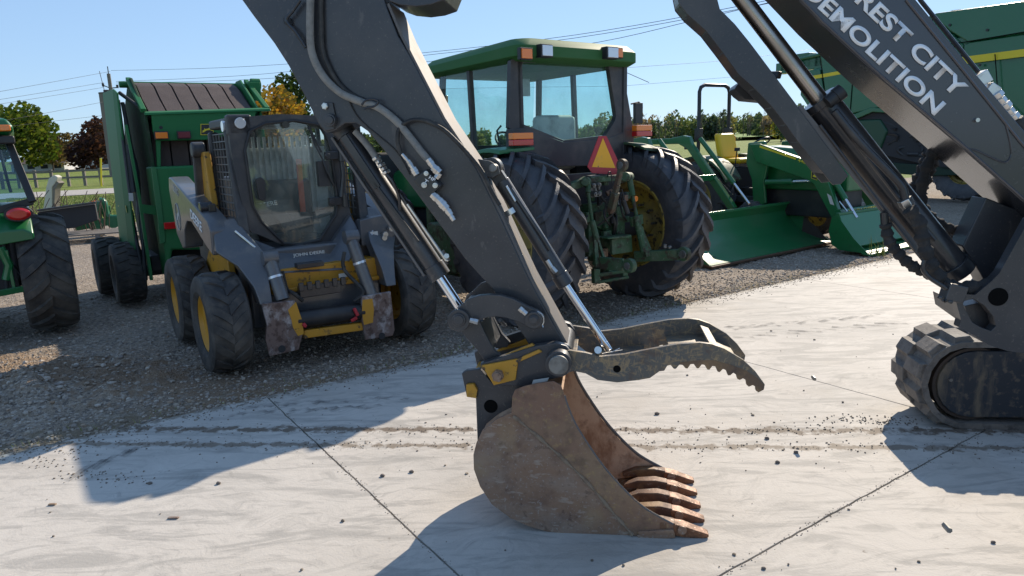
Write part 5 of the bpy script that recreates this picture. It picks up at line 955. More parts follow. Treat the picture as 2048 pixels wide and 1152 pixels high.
for sx in (1, -1):
    x = .50 * sx; b = MB(); b.prism([(x, .95, 1.62), (x, 1.15, 1.62), (x, 2.28, 1.27), (x, 2.36, 1.16), (x, 2.66, .50), (x, 2.54, .42), (x, 2.18, .98), (x, 2.05, 1.05), (x, 1.1, 1.32)], (.09 * sx, 0, 0)); am = b.build('loader_arm', gr, G, .012)
    b = MB(); b.prism([(x, .85, 1.64), (x, 1.18, 1.66), (x, 1.28, 1.35), (x, 1.2, 1.0), (x, 1.25, .62), (x, 1.0, .52), (x, .95, 1.0), (x, .82, 1.3)], (-.06 * sx, 0, 0)); b.build('loader_mast', gr, G, .02)
    b = MB(); b.cyl((x + .0, 1.25, .98), (x, 1.75, 1.0), .05); b.cyl((x - .02, 2.33, 1.22), (x - .02, 2.66, .75), .045); cy_ = b.build('loader_cylinder', gr, G)
    b = MB(); b.cyl((x, 1.75, 1.0), (x, 2.1, 1.02), .025); b.cyl((x - .02, 2.66, .75), (x - .02, 2.86, .48), .024); b.cyl((x + .04, 2.60, .72), (x + .04, 2.84, .46), .012); b.build('rod', chrome, cy_)
    if sx > 0:
        b = MB(); b.prism([(x + .091, 1.16, 1.595), (x + .091, 1.85, 1.385), (x + .091, 1.85, 1.355), (x + .091, 1.16, 1.56)], (.003, 0, 0)); b.build('yellow_stripe', dy, am)
        text('440 R', (x + .093, 1.88, 1.325), (x + .093, 2.12, 1.26), (0, .3, 1), .055, dy, am, .01)
        P4 = [V(x + .091, 2.14, 1.17), V(x + .091, 2.24, 1.14), V(x + .091, 2.24, 1.04), V(x + .091, 2.14, 1.07)]
        b = MB(); b.prism(P4, (.003, 0, 0)); o = b.build('badge', black, am); b = MB(); b.tube([p + V(.003, 0, 0) for p in P4 + P4[:1]], .004, 5); b.prism([(x + .095, 2.16, 1.10), (x + .095, 2.19, 1.13), (x + .095, 2.22, 1.12), (x + .095, 2.225, 1.08), (x + .095, 2.18, 1.09)], (.002, 0, 0)); b.build('badge_stag', dy, o)
        b = MB(); b.prism([(x + .091, 2.42, .84), (x + .091, 2.49, .80), (x + .091, 2.55, .66), (x + .091, 2.48, .68)], (.003, 0, 0)); b.build('sticker', whd, am)
b = MB(); b.cyl((-.5, 2.62, .55), (.6, 2.62, .55), .055); cb = b.build('cross_tube', gr, G, .004)
text('JOHN DEERE', (.42, 2.68, .53), (-.42, 2.68, .53), (0, 0, 1), .055, dy, cb, .012, .002)
lbucket(G, -1.15, .88, [(2.78, .56), (2.70, .50), (2.66, .30), (2.72, .10), (2.85, .03), (3.30, .015)], gr, grb)
b = MB(); b.prism([(-1.15, 3.02, .06), (-1.15, 3.05, .09), (-1.15, 2.82, .54), (-1.15, 2.78, .54)], (2.03, 0, 0)); b.build('bucket_front_panel', grb, G, .003)

# ---------------------------------------------------------------- combine
C = Fr('combine_harvester', 'huge green combine harvester with a yellow stripe parked at the right edge', 'combine', (10.5, 18.5, 0), 214.3)
cq = C.p
def cpan(nm, pts, m, x=0., t=-.12, bev=.03, par=C):
    b = MB(); b.prism([cq(a, c, 0, x) for a, c in pts], (t, 0, 0)); return b.build(nm, m, par, bev)
cpan('rear_side_panel', [(1606, 142), (1640, 138), (1652, 205), (1700, 228), (1690, 262), (1640, 250), (1600, 190)], grcom)
cpan('side_panel', [(1640, 110), (1860, 82), (2048, 60), (2200, 40), (2200, 300), (2048, 330), (1860, 250), (1800, 222), (1760, 215), (1700, 228), (1652, 205)], grcom, .02)
cpan('tank_panel', [(1864, 30), (1872, 26), (2048, 2), (2250, -30), (2250, 30), (2048, 66), (1950, 82), (1935, 84), (1900, 62)], grcom, .14, -.1)
cpan('upper_side_panel', [(1928, 90), (1940, 84), (2048, 68), (2250, 40), (2250, 90), (2048, 102), (1926, 122)], grcom, .10, -.1)
cpan('tank_front_panel', [(1812, 75), (1862, 28), (1898, 62), (1928, 90), (1922, 118), (1870, 125), (1830, 95)], grcom, .05, -.1)
cpan('yellow_stripe', [(1924, 114), (2048, 98), (2200, 76), (2200, 94), (2048, 113), (1930, 128)], dy, .108, -.003, 0)
cpan('yellow_stripe', [(1608, 154), (1640, 149), (1700, 138), (1700, 145), (1640, 156), (1610, 161)], dy, .024, -.003, 0)
text('X9', cq(1616, 175, 0, .012), cq(1634, 172, 0, .012), (0, 0, 1), .17, dy, C, .03)
b = MB(); b.box(-3.0, -.12, -3.2, 5, 1.6, 3.6); b.box(-2.8, -.2, -.6, 4, 3.5, 4.5); b.build('body', grcom, C, .1)
b = MB(); b.box(-2.7, -.25, -2.6, 4.5, .8, 1.9); b.build('chassis', innr, C, .05)
b = MB(); b.loft([[cq(x, y, 0, xx) for x, y in ((1700, 232), (1740, 215), (1800, 218), (1850, 235), (1852, 243), (1800, 228), (1745, 224), (1708, 240))] for xx in (.06, -.4)]); b.build('wheel_arch', grcom, C, .02)
cpan('shade_sheet', [(1710, 240), (1745, 224), (1800, 228), (1860, 248), (2048, 300), (2048, 380), (1850, 330), (1720, 300)], innr, -.05, -.05)  # dark sheet that paints in the shade below the body
cpan('green_tank', [(1705, 240), (1760, 238), (1775, 262), (1760, 300), (1715, 300)], mat('shaded_green_guard', (.01, .06, .028), .4), .0, -.3, .05)  # darker copy of the green, shade put into its colour
cpan('shade_skirt', [(1700, 320), (1850, 330), (2048, 340), (2200, 340), (2200, 372), (2048, 362), (1960, 350), (1850, 352), (1760, 345)], mat('shadowed_green_steel', (.008, .03, .016), .7), -.05, -.05)  # added dark skirt over the rim, shadow put into its green
rwheel(C, -.45, .78, .80, .6, .38, (20, .04, .06, .25, 'ag', 48), rubb, ywheel, cy=1.05)
rwheel(C, -.7, .95, 1.0, .75, .5, (20, .05, .06, .3, 'ag', 48), rubb, ywheel, 'front_wheel', cy=4.6)
b = MB()
for i in range(16):
    x = random.uniform(1740, 1850); y = random.uniform(245, 310); pts = [cq(x + random.uniform(-30, 30), y + random.uniform(-18, 22), 0, random.uniform(-.2, 0)) for _ in range(4)]; b.tube(pts, random.uniform(.02, .05), 6, 5)
b.build('hose_bundle', black, C)
b = MB()
for x, y in ((1570, 128), (1580, 122), (1592, 118), (1606, 116), (1620, 120), (1634, 114), (1648, 118)):
    c = cq(x, y, 0, -.6); b.box(c.x - .3, c.x + .1, c.y - .25, c.y + .25, c.z - .28, c.z + random.uniform(.0, .14))
b.tube([cq(1555, 120, 0, -.4), cq(1600, 118, 0, -.4), cq(1645, 108, 0, -.4)], .05, 8); b.tube([cq(1590, 118, 0, -.4), cq(1600, 132, 0, -.4), cq(1596, 148, 0, -.4)], .06, 8, 4); b.build('rear_hood', grcom, C, .05)
for pts in ([(1640, 112), (1646, 160), (1652, 206), (1700, 228)], [(1866, 32), (1862, 62), (1896, 88), (1924, 100), (1920, 124)], [(1896, 88), (1930, 84), (2048, 64)], [(1700, 104), (1706, 150), (1700, 228)], [(1760, 150), (1860, 205), (2048, 300)], [(1990, 108), (1996, 190), (2060, 250)]):
    b = MB(); b.tube([cq(x, y, 0, .03 if x < 1860 else .15) for x, y in pts], .012, 5); b.build('panel_gap', holem, C)
for x, y in ((1626, 205), (1668, 222), (1716, 130), (1880, 140), (1960, 130), (1975, 60), (1900, 50)):
    b = MB(); c = cq(x, y, 0, .03 if x < 1860 else .15); b.cyl(c, c + V(.02, 0, 0), .03, seg=10); b.build('latch', black, C)
for i in range(5):
    b = MB(); b.prism([cq(1790 + 0 * i, 166 + i * 7, 0, .03), cq(1838, 160 + i * 7, 0, .03), cq(1838, 163 + i * 7, 0, .03), cq(1790, 169 + i * 7, 0, .03)], (.01, 0, 0)); b.build('vent_slat', black, C)
b = MB(); b.cyl((-1.5, 0, 4.5), (-1.5, 0, 4.75), .15); b.tube([cq(1815, 35, 0, -.5), cq(1850, 30, 0, -.5)], .05, 6); b.build('top_fittings', black, C)
# ---------------------------------------------------------------- ground, slab, lot, road
EA = R_(34.2); Ee = V(math.cos(EA), math.sin(EA), 0); Ef = V(-math.sin(EA), math.cos(EA), 0)
def ef(e, f, z=0.): return Ee * e + Ef * f + V(0, 0, z)
conc = mat('weathered_concrete', (.55, .51, .455), .72, 0, [
    ((.33, .315, .29), .5, .46, .64, .5), ((.29, .275, .25), 3.2, .50, .68, .55, None, (1, 3.4, 1), 'swirl'), ((.62, .58, .52), 4.2, .52, .66, .5, None, (1, 3.5, 1), 'swirl'), ((.20, .19, .18), 9, .55, .70, .5, None, (.8, 4.5, 1), 'swirl'),
    ((.33, .285, .23), .8, .56, .7, .4), ((.22, .20, .18), 60, .60, .72, .35), ((.30, .285, .26), 2.6, .50, .60, .55, None, (.5, 2.2, 1), 'warp')], [(90, .0012, 'n'), (25, .0012, 'n')], spec=.15)
# dirt dropped along the two track lines (a band each, fixed in the place)
def add_bands(M, bands):
    N = M.node_tree.nodes; L = M.node_tree.links; p = N['Principled BSDF']; cur = p.inputs['Base Color'].links[0].from_socket
    g = N.new('ShaderNodeTexCoord'); nz = N.new('ShaderNodeTexNoise'); nz.inputs['Scale'].default_value = 14; nz.inputs['Detail'].default_value = 8; L.new(g.outputs['Object'], nz.inputs['Vector'])
    for (nx, ny, c, hw, col, st) in bands:
        d = N.new('ShaderNodeVectorMath'); d.operation = 'DOT_PRODUCT'; d.inputs[1].default_value = (nx, ny, 0); L.new(g.outputs['Object'], d.inputs[0])
        s = N.new('ShaderNodeMath'); s.operation = 'SUBTRACT'; s.inputs[1].default_value = c; L.new(d.outputs['Value'], s.inputs[0])
        ab = N.new('ShaderNodeMath'); ab.operation = 'ABSOLUTE'; L.new(s.outputs[0], ab.inputs[0])
        f = N.new('ShaderNodeMapRange'); f.inputs[1].default_value = hw; f.inputs[2].default_value = 0; f.inputs[3].default_value = 0; f.inputs[4].default_value = 1; L.new(ab.outputs[0], f.inputs[0])
        t = N.new('ShaderNodeMath'); t.operation = 'MULTIPLY_ADD'; L.new(f.outputs[0], t.inputs[0]); t.inputs[1].default_value = .42; L.new(nz.outputs[0], t.inputs[2])
        r = N.new('ShaderNodeMapRange'); r.inputs[1].default_value = .72; r.inputs[2].default_value = .86; r.inputs[4].default_value = st; L.new(t.outputs[0], r.inputs[0])
        mx = N.new('ShaderNodeMixRGB'); L.new(r.outputs[0], mx.inputs[0]); L.new(cur, mx.inputs[1]); mx.inputs[2].default_value = (*col, 1); cur = mx.outputs[0]
    L.new(cur, p.inputs['Base Color'])
NX, NY = .095, .995
def nval(x, y): g = gnd(x, y); return g.x * NX + g.y * NY
L1 = (nval(620, 878) + nval(1600, 842)) / 2; L2 = (nval(560, 905) + nval(1500, 878)) / 2
add_bands(conc, [(NX, NY, L1, .10, (.15, .115, .085), .9), (NX, NY, L2, .08, (.19, .15, .11), .8), (Ef.x, Ef.y, 5.16, .16, (.2, .17, .13), .8)])
b = MB()
e0, fj, pe, pf, g_ = 1.28, 1.70, 3.27, 3.45, .005
for i in range(-4, 7):
    for j in range(-3, 1):
        a0, a1 = e0 + (i - 1) * pe + g_, e0 + i * pe - g_; c0, c1 = fj + j * pf + g_, fj + (j + 1) * pf - g_
        pts = [(a0 + (a1 - a0) * k / 64, c0) for k in range(64)] + [(a1, c0 + (c1 - c0) * k / 64) for k in range(64)] + [(a1 - (a1 - a0) * k / 64, c1) for k in range(64)] + [(a0, c1 - (c1 - c0) * k / 64) for k in range(64)]
        pts = [(e + .0045 * noise.noise(V(e * 9, f * 9, 1)) + .004 * min(0, noise.noise(V(e * 31, f * 31, 5))), f + .0045 * noise.noise(V(e * 9, f * 9, 7)) + .004 * noise.noise(V(e * 31, f * 31, 9))) for e, f in pts]
        rgs = [[ef(e, f, z) for e, f in pts] for z in (-.12, 0)]; b.loft(rgs, cap=False); n_ = len(pts); b.add(rgs[1] + [ef((a0 + a1) / 2, (c0 + c1) / 2, 0)], [(k, (k + 1) % n_, n_) for k in range(n_)])
tag(b.build('concrete_slab', conc, smooth=False), kind='structure')
b = MB(); b.add([ef(-14, -9, -.03), ef(22, -9, -.03), ef(22, 5.12, -.03), ef(-14, 5.12, -.03)], [(0, 1, 2, 3)]); tag(b.build('slab_bed', mat('joint_dirt', (.05, .045, .038), .9)), kind='structure')
gravel_cols = [(.19, .15, .11), (.32, .265, .21), (.42, .36, .29), (.25, .215, .19), (.52, .46, .39), (.30, .21, .14)]
grav = mat('gravel', (.33, .265, .20), .9, 0, [((.15, .12, .095), .7, .45, .65, .5), ((.46, .40, .34), 42, .62, .9, .8, None, None, 'cell'), ((.13, .11, .095), 42, .38, .1, .8, None, None, 'cell'), ((.3, .26, .21), 1.7, .5, .7, .45)], [(42, .012, 'vor'), (110, .006, 'vor'), (9, .02, 'n')], spec=.2)
add_bands(grav, [(Ef.x, Ef.y, 5.30, .42, (.20, .155, .10), .8), (.35, .94, 4.1, 1.0, (.25, .175, .115), .9)])
def gz(x, y):
    p = Vector((x, y, 0)); f = p.dot(Ef) - 5.16; k = min(1, max(0, f / .6)); h = -.035 + .02 * noise.noise(p * 1.4) * k + .012 * noise.noise(p * 5) * k + .012 * noise.noise(p * 17) * k
    # churned earth near the left front, with a cleated wheel mark across it
    g = (x + 3.75) / 1.0; q = (y - 5.45) / .8; m_ = math.exp(-(g * g + q * q)); h += m_ * (.11 + .13 * noise.noise(p * 3.6) + .06 * noise.noise(p * 9))
    d = abs((x + 4.1) * .35 + (y - 5.95) * .94); 
    if d < .25 and x < -3.0: h = h * .3 + .016 * math.sin((x * .94 - y * .35) * 62)
    h += .035 * math.exp(-((f - .12) / .22) ** 2) * max(0, noise.noise(p * 2.3) + .35)
    return h
b = MB(); nx, ny = 300, 200; xs0, xs1, fy0, fy1 = -9.0, 10.0, 5.0, 13.0
vs = []; 
for j in range(ny + 1):
    f = fy0 + (fy1 - fy0) * (j / ny) ** 1.3
    for i in range(nx + 1):
        e = -5.5 + (14 + 5.5) * i / nx; q = ef(e, f); 
        z = gz(q.x, q.y); 
        if f < 5.14: z = -.09
        vs.append((q.x, q.y, z))
b.add(vs, [(j * (nx + 1) + i, j * (nx + 1) + i + 1, (j + 1) * (nx + 1) + i + 1, (j + 1) * (nx + 1) + i) for j in range(ny) for i in range(nx)])
tag(b.build('gravel_yard', grav, ang=180), kind='structure')
b = MB(); b.add([(-16, -6, -.075), (60, -6, -.075), (60, 29, -.075), (18, 29, -.075), (-5, 22.5, -.075), (-22, 17.5, -.075), (-24, 4, -.075)], [(0, 1, 2, 3, 4, 5, 6)]); tag(b.build('gravel_lot', grav), kind='structure')
grass = mat('grass_field', (.17, .22, .045), .9, 0, [((.27, .26, .085), .06, .45, .7, .6), ((.10, .15, .03), .5, .45, .65, .5), ((.28, .26, .09), 3.5, .52, .75, .5), ((.08, .12, .025), 16, .5, .72, .5)], [(7, .08, 'n'), (40, .03, 'n')], spec=.15)
def hz(x, y):
    d = math.hypot(x, y); h = -.11
    if y > 60: h += .9 * max(0, (y - 90) / 200) * (1 if x > 0 else .25)
    return h
b = MB(); vs = []; ys = [-60, 0, 12, 20, 30, 40, 55, 75, 100, 140, 190, 250, 330, 450, 700, 1200, 2500, 4000]
for y in ys:
    for i in range(41):
        x = (i - 20) / 20 * max(120, y * 1.6); vs.append((x, y, hz(x, y) + .04 * noise.noise(Vector((x * .1, y * .1, 0)))))
b.add(vs, [(j * 41 + i, j * 41 + i + 1, (j + 1) * 41 + i + 1, (j + 1) * 41 + i) for j in range(len(ys) - 1) for i in range(40)]); tag(b.build('ground', grass), kind='structure')
lane = mat('pale_gravel_lane', (.40, .37, .33), .9, 0, [((.3, .27, .23), 1.5, .45, .7, .6)], (30, .02, 'n'))
b = MB(); la, lb = gnd(0, 395), gnd(260, 381); lc, ld = gnd(260, 373), gnd(0, 384); dv = (lb - la).normalized() * 60
b.add([V(la.x, la.y, -.09) - dv, V(lb.x, lb.y, -.09) + dv * 3, V(lc.x, lc.y, -.09) + dv * 3, V(ld.x, ld.y, -.09) - dv], [(0, 1, 2, 3)]); tag(b.build('gravel_lane', lane), kind='structure')
b = MB(); ra = atY(0, 346, 130); b.add([(-200, 122, .04), (250, 150, .12), (250, 156, .14), (-200, 127, .05)], [(0, 1, 2, 3)]); tag(b.build('road', lane), kind='structure')
fieldg = mat('bright_far_field', (.13, .25, .03), .9, 0, [((.09, .17, .02), .05, .4, .7, .5)])
b = MB(); b.add([(70, 225, 1.6), (120, 215, 1.6), (160, 300, 3.6), (95, 300, 3.6)], [(0, 1, 2, 3)]); tag(b.build('far_field', fieldg), kind='structure')
# rubber marks pressed onto the slab by passing lugs and tracks
markm = bpy.data.materials.new('rubber_mark'); markm.use_nodes = True
_N = markm.node_tree.nodes; _L = markm.node_tree.links; _p = _N['Principled BSDF']; _p.inputs['Base Color'].default_value = (.12, .115, .11, 1); _p.inputs['Roughness'].default_value = .9
_t = _N.new('ShaderNodeBsdfTransparent'); _n = _N.new('ShaderNodeTexNoise'); _n.inputs['Scale'].default_value = 9; _n.inputs['Detail'].default_value = 9; _c = _N.new('ShaderNodeTexCoord'); _L.new(_c.outputs['Object'], _n.inputs['Vector'])
_r = _N.new('ShaderNodeMapRange'); _r.inputs[1].default_value = .42; _r.inputs[2].default_value = .68; _r.inputs[4].default_value = .5; _L.new(_n.outputs[0], _r.inputs[0]); _x = _N.new('ShaderNodeMixShader'); _L.new(_r.outputs[0], _x.inputs[0]); _L.new(_t.outputs[0], _x.inputs[1]); _L.new(_p.outputs[0], _x.inputs[2]); _L.new(_x.outputs[0], _N['Material Output'].inputs[0])
b = MB(); zz = [.003]
def lugs(px0, py0, px1, py1, n, L, wd, ang, gap=0):
    a, c = gnd(px0, py0), gnd(px1, py1); d = (c - a); 
    for i in range(n):
        o = a + d * (i / max(1, n - 1)); zz[0] += .00002
        for s in ((-1, 1) if gap else (1,)):
            t = math.atan2(d.y, d.x) + s * ang; u = V(math.cos(t), math.sin(t), 0); v = V(-u.y, u.x, 0) * wd / 2; o2 = o + V(-d.y, d.x, 0).normalized() * s * gap
            b.add([o2 - u * L / 2 - v + V(0, 0, zz[0]), o2 + u * L / 2 - v + V(0, 0, zz[0]), o2 + u * L / 2 * .9 + v + V(0, 0, zz[0]), o2 - u * L / 2 * .9 + v + V(0, 0, zz[0])], [(0, 1, 2, 3)])
lugs(480, 828, 740, 815, 10, .17, .055, .5); lugs(500, 812, 800, 795, 11, .16, .05, -.5); lugs(160, 945, 260, 905, 5, .22, .05, .4); lugs(1180, 690, 1760, 640, 14, .3, .06, .4, .15)
tag(b.build('rubber_marks', markm, smooth=False), kind='structure')
# stones and grit
def stones(name, pts, cols, label=None):
    b = MB(); ico = []
    bm = bmesh.new(); bmesh.ops.create_icosphere(bm, subdivisions=1, radius=1); iv = [v.co.copy() for v in bm.verts]; if_ = [[v.index for v in f.verts] for f in bm.faces]; bm.free()
    vs, fs = [], []
    for (x, y, z, r) in pts:
        sx, sy, sz = r * random.uniform(.8, 1.35), r * random.uniform(.7, 1.1), r * random.uniform(.45, .85); a = random.uniform(0, 6.3); c, s_ = math.cos(a), math.sin(a); o = len(vs)
        for v in iv:
            k = random.uniform(.8, 1.12); X_, Y_, Z_ = v.x * sx * k, v.y * sy * k, v.z * sz * k; vs.append((x + X_ * c - Y_ * s_, y + X_ * s_ + Y_ * c, z + Z_))
        fs += [tuple(o + i for i in f) for f in if_]
    me = bpy.data.meshes.new(name); me.from_pydata(vs, [], fs); m_ = mat(name + '_mat', (.2, .2, .2), .85, 0, [((.12, .1, .085), 20, .5, .75, .4)], island=cols, spec=.25); me.materials.append(m_)
    o = bpy.data.objects.new(name, me); COL.objects.link(o); tag(o, kind='stuff')
    if label: o['label'] = label
    return o
P = []
for _ in range(36000):
    f = 5.2 + random.random() ** 1.6 * 5.5; e = random.uniform(-4.2, 11); q = ef(e, f)
    if q.y < 3.3 or abs(q.x / q.y) > .85: continue
    r = random.choice((.004, .005, .006, .007, .009, .011, .016)) * random.uniform(.8, 1.3); P.append((q.x, q.y, gz(q.x, q.y) + r * .25, r))
for _ in range(350):
    x, y = random.gauss(-3.75, .55), random.gauss(5.45, .4); r = random.choice((.008, .01, .015, .028)) * random.uniform(.6, 1.2); P.append((x, y, gz(x, y) + r * .2, r))
stones('gravel_stones', P, gravel_cols, 'loose gravel stones covering the yard beyond the slab')
P = []
def inb(q): return .0 < 1
for _ in range(800):      # grit strewn along the track lines
    for nv, w in ((L1, .035), (L2, .04)):
        x = random.uniform(-2.7, 3.2); y = (nv - NX * x) / NY + random.gauss(0, w * (1 if random.random() < .75 else 4)); P.append((x, y, .002, random.choice((.002, .0025, .003, .004, .006)) * random.uniform(.7, 1.3)))
for _ in range(230):
    x, y = random.uniform(-4, 4.5), random.uniform(2.3, 6.5); q = V(x, y, 0)
    if q.dot(Ef) < 5.0: P.append((x, y, .003, random.choice((.003, .004, .006, .009)) * random.uniform(.7, 1.3)))
for _ in range(2600):
    e = random.uniform(-4, 10); f = 5.14 - abs(random.gauss(0, .10)); q = ef(e, f); P.append((q.x, q.y, .002, random.choice((.002, .003, .004, .006, .008))))
for _ in range(900):
    q = ef(random.uniform(1, 5), 1.70 + random.gauss(0, .012)) if random.random() < .6 else ef(1.28 + random.gauss(0, .012), random.uniform(1.8, 4.9)); P.append((q.x, q.y, .001, random.uniform(.0015, .0035)))
for cx, cy, n in ((180, 950, 35), (235, 958, 40), (130, 925, 30), (130, 905, 30), (1700, 838, 60), (1790, 842, 90)):
    g = gnd(cx, cy)
    for _ in range(n): P.append((random.gauss(g.x, .1), random.gauss(g.y, .04), .002, random.uniform(.002, .007)))
stones('dirt_crumbs', P, [(.12, .10, .08), (.2, .165, .13), (.28, .24, .19), (.15, .125, .11)], 'dark dirt crumbs strewn over the concrete slab')
# single stones large enough to count
sl_ = [(300, 968, 'grey stone at the lower corner of the big shadow left of the bucket'), (437, 968, 'dark stone right of the big shadow corner on the slab'), (765, 953, 'dark grey stone on the slab left of the bucket'), (823, 945, 'small stone next to the bucket side on the slab'),
       (1527, 1138, 'tan stone at the bottom edge of the slab'), (1592, 906, 'dark stone between bucket teeth and crawler track'), (1534, 878, 'round dark stone on the dirt line right of the bucket'), (1314, 829, 'dark stone under the toothed thumb'), (1986, 1086, 'tan flat stone in the lower right corner'), (1832, 857, 'dark stone just in front of the crawler track'), (1555, 926, 'flat dark stone on the slab right of the bucket teeth')]
for x, y, lab in sl_:
    g = gnd(x, y); bm = bmesh.new(); bmesh.ops.create_icosphere(bm, subdivisions=2, radius=1); r = .0105 * (g.y / 3.2)
    me = bpy.data.meshes.new('stone')
    for v in bm.verts: k = 1 + .28 * noise.noise(v.co * 1.7 + V(x, y, 0)); v.co = V(v.co.x * r * 1.15 * k, v.co.y * r * .9 * k, v.co.z * r * .7 * k)
    bm.to_mesh(me); bm.free(); me.materials.append(bpy.data.materials.get('dirt_crumbs_mat')); o = bpy.data.objects.new('stone', me); COL.objects.link(o); o.location = (g.x, g.y, r * .45); tag(o, lab, 'stone', 'loose stones on the slab')
for x, y, w_, lab in ((347, 1037, .055, 'thin dark bark chip lying flat on the slab'), (105, 1010, .04, 'brown bark chip at the far left of the slab')):
    g = gnd(x, y); b = MB(); b.loft([[V(g.x + dx, g.y + dy, z) for dx, dy in ((-w_ / 2, -.007), (w_ / 2 * .9, -.009), (w_ / 2, .006), (-w_ / 2 * .9, .008))] for z in (.0005, .008)]); tag(b.build('bark_chip', rust, bev=.002), lab, 'bark chip')
# weeds at the slab edge and blades of grass beyond the yard
bladem = mat('grass_blades', (.1, .2, .03), .7, island=[(.14, .20, .04), (.24, .30, .07), (.38, .35, .14), (.17, .24, .05)], spec=.2)
def blades(name, spots, label=None, kind=None, cat=None, hmul=1.):
    b = MB()
    for (x, y, z, h, w, lean) in spots:
        a = random.uniform(0, 6.28); dx, dy = math.cos(a), math.sin(a); lx, ly = random.uniform(-lean, lean), random.uniform(-lean, lean)
        b.add([(x - dx * w, y - dy * w, z), (x + dx * w, y + dy * w, z), (x + dx * w * .6 + lx * .4, y + dy * w * .6 + ly * .4, z + h * .6), (x + lx, y + ly, z + h), (x - dx * w * .6 + lx * .4, y - dy * w * .6 + ly * .4, z + h * .6)], [(0, 1, 2, 3, 4)])
    return tag(b.build(name, bladem), label, cat, None, kind)
g = gnd(1755, 508); blades('weed_tuft', [(g.x + random.uniform(-.12, .12), g.y + random.uniform(-.05, .05), -.03, random.uniform(.08, .34), .008, .12) for _ in range(26)], 'small green weed tuft in front of the right loader bucket', None, 'weed')
g = gnd(1905, 506 - 20); 
sp_ = []
for _ in range(15000):
    Y = random.uniform(20.5, 37); t = random.uniform(-.70, -.50); sp_.append((t * Y, Y, -.1, random.uniform(.03, .09) , .015, .04))
for _ in range(300):
    e = random.uniform(-3, 9); q = ef(e, 5.2 + abs(random.gauss(0, .12))); sp_.append((q.x, q.y, -.03, random.uniform(.02, .06), .003, .03))
blades('grass_blades', sp_, 'rough grass beyond the gravel on the left', 'stuff')
# ---------------------------------------------------------------- trees
barkm = mat('bark', (.12, .09, .07), .9, 0, [((.05, .04, .03), 8, .45, .7, .6)], (30, .02, 'n'))
def leafmat(n, cols):
    M = mat(n, (.1, .1, .1), .65, island=cols, spec=.2); N = M.node_tree.nodes; L = M.node_tree.links; p = N['Principled BSDF']
    t = N.new('ShaderNodeBsdfTranslucent'); s = p.inputs['Base Color'].links[0].from_socket; g = N.new('ShaderNodeMixRGB'); g.blend_type = 'MULTIPLY'; g.inputs[0].default_value = 1; g.inputs[2].default_value = (1.7, 1.8, 1.0, 1); L.new(s, g.inputs[1]); L.new(g.outputs[0], t.inputs[0])
    m_ = N.new('ShaderNodeMixShader'); m_.inputs[0].default_value = .5; L.new(p.outputs[0], m_.inputs[1]); L.new(t.outputs[0], m_.inputs[2]); L.new(m_.outputs[0], N['Material Output'].inputs[0]); return M
LG = leafmat('green_leaves', [(.035, .065, .012), (.075, .11, .02), (.13, .14, .025), (.05, .085, .015)])
LYG = leafmat('turning_leaves', [(.12, .13, .025), (.20, .17, .03), (.08, .10, .02), (.26, .18, .03)])
LP = leafmat('purple_leaves', [(.03, .014, .016), (.055, .025, .025), (.08, .035, .028), (.025, .018, .016)])
LO = leafmat('orange_leaves', [(.30, .12, .02), (.34, .20, .03), (.20, .13, .03), (.12, .11, .02)])
LB = leafmat('brown_leaves', [(.10, .065, .04), (.15, .10, .05), (.07, .055, .03), (.12, .10, .05)])
LD = leafmat('dark_leaves', [(.018, .035, .010), (.035, .055, .014), (.028, .05, .02)])
def crown_mb(c, rx, ry, rz, n, size, seed, nl=16):
    rnd = random.Random(seed); b = MB(); lobes = []
    for _ in range(nl):
        u = rnd.uniform(-1, 1); a = rnd.uniform(0, 6.283); q = math.sqrt(1 - u * u); k = rnd.uniform(.25, .92)
        lobes.append((Vector((q * math.cos(a) * rx * k, q * math.sin(a) * ry * k, u * rz * k)), rnd.uniform(.32, .52)))
    vs, fs = [], []
    for i in range(n):
        lc, lr = rnd.choice(lobes); u = rnd.uniform(-1, 1); a = rnd.uniform(0, 6.283); q = math.sqrt(1 - u * u); k = rnd.uniform(.45, 1.05) ** .6
        p = Vector(c) + lc + Vector((q * math.cos(a) * rx, q * math.sin(a) * ry, u * rz)) * lr * k
        s = size * rnd.uniform(.6, 1.3); d1 = Vector((rnd.uniform(-1, 1), rnd.uniform(-1, 1), rnd.uniform(-1, 1))).normalized(); d2 = d1.orthogonal().normalized(); o = len(vs)
        vs += [p - d1 * s - d2 * s * .5, p + d1 * s * .2 - d2 * s, p + d1 * s + d2 * s * .3, p - d1 * s * .3 + d2 * s]; fs.append((o, o + 1, o + 2, o + 3))
    b.v = vs; b.f = fs; return b
def tree(loc, h, r, m, label, n=2600, size=.28, seed=1, trunk=.18, crown0=.2, group=None, cat='tree'):
    F = Fr('tree', label, cat, loc, 0, group); b = MB(); rnd = random.Random(seed)
    b.tube([(0, 0, -.2), (.05 * h * .1, 0, h * .25), (0, .02 * h, h * .6), (0, 0, h * .85)], trunk * h * .1, 10, 3, rf=lambda t: trunk * h * .12 * (1 - .75 * t))
    for _ in range(7):
        a = rnd.uniform(0, 6.28); z = h * rnd.uniform(.22, .55); b.tube([(0, 0, z), (math.cos(a) * r * .4, math.sin(a) * r * .4, z + h * .14), (math.cos(a) * r * .7, math.sin(a) * r * .7, z + h * .22)], .05, 6, 2, rf=lambda t: .04 * h * .15 * (1 - .7 * t))
    b.build('trunk', barkm, F); cz = h * (crown0 + 1) / 2
    crown_mb((0, 0, cz), r * 1.1, r * 1.1, h * (1 - crown0) / 2 * 1.1, n, size, seed).build('crown', m, F, smooth=False)
    return F
def tpos(x, y_base, Y): p = atY(x, y_base, Y); return (p.x, p.y, -.1)
tree(tpos(30, 335, 120), 10.6, 5.6, LG, 'full round green tree with yellowing edges left of the farmhouse', 6000, .30, 3, crown0=.06)
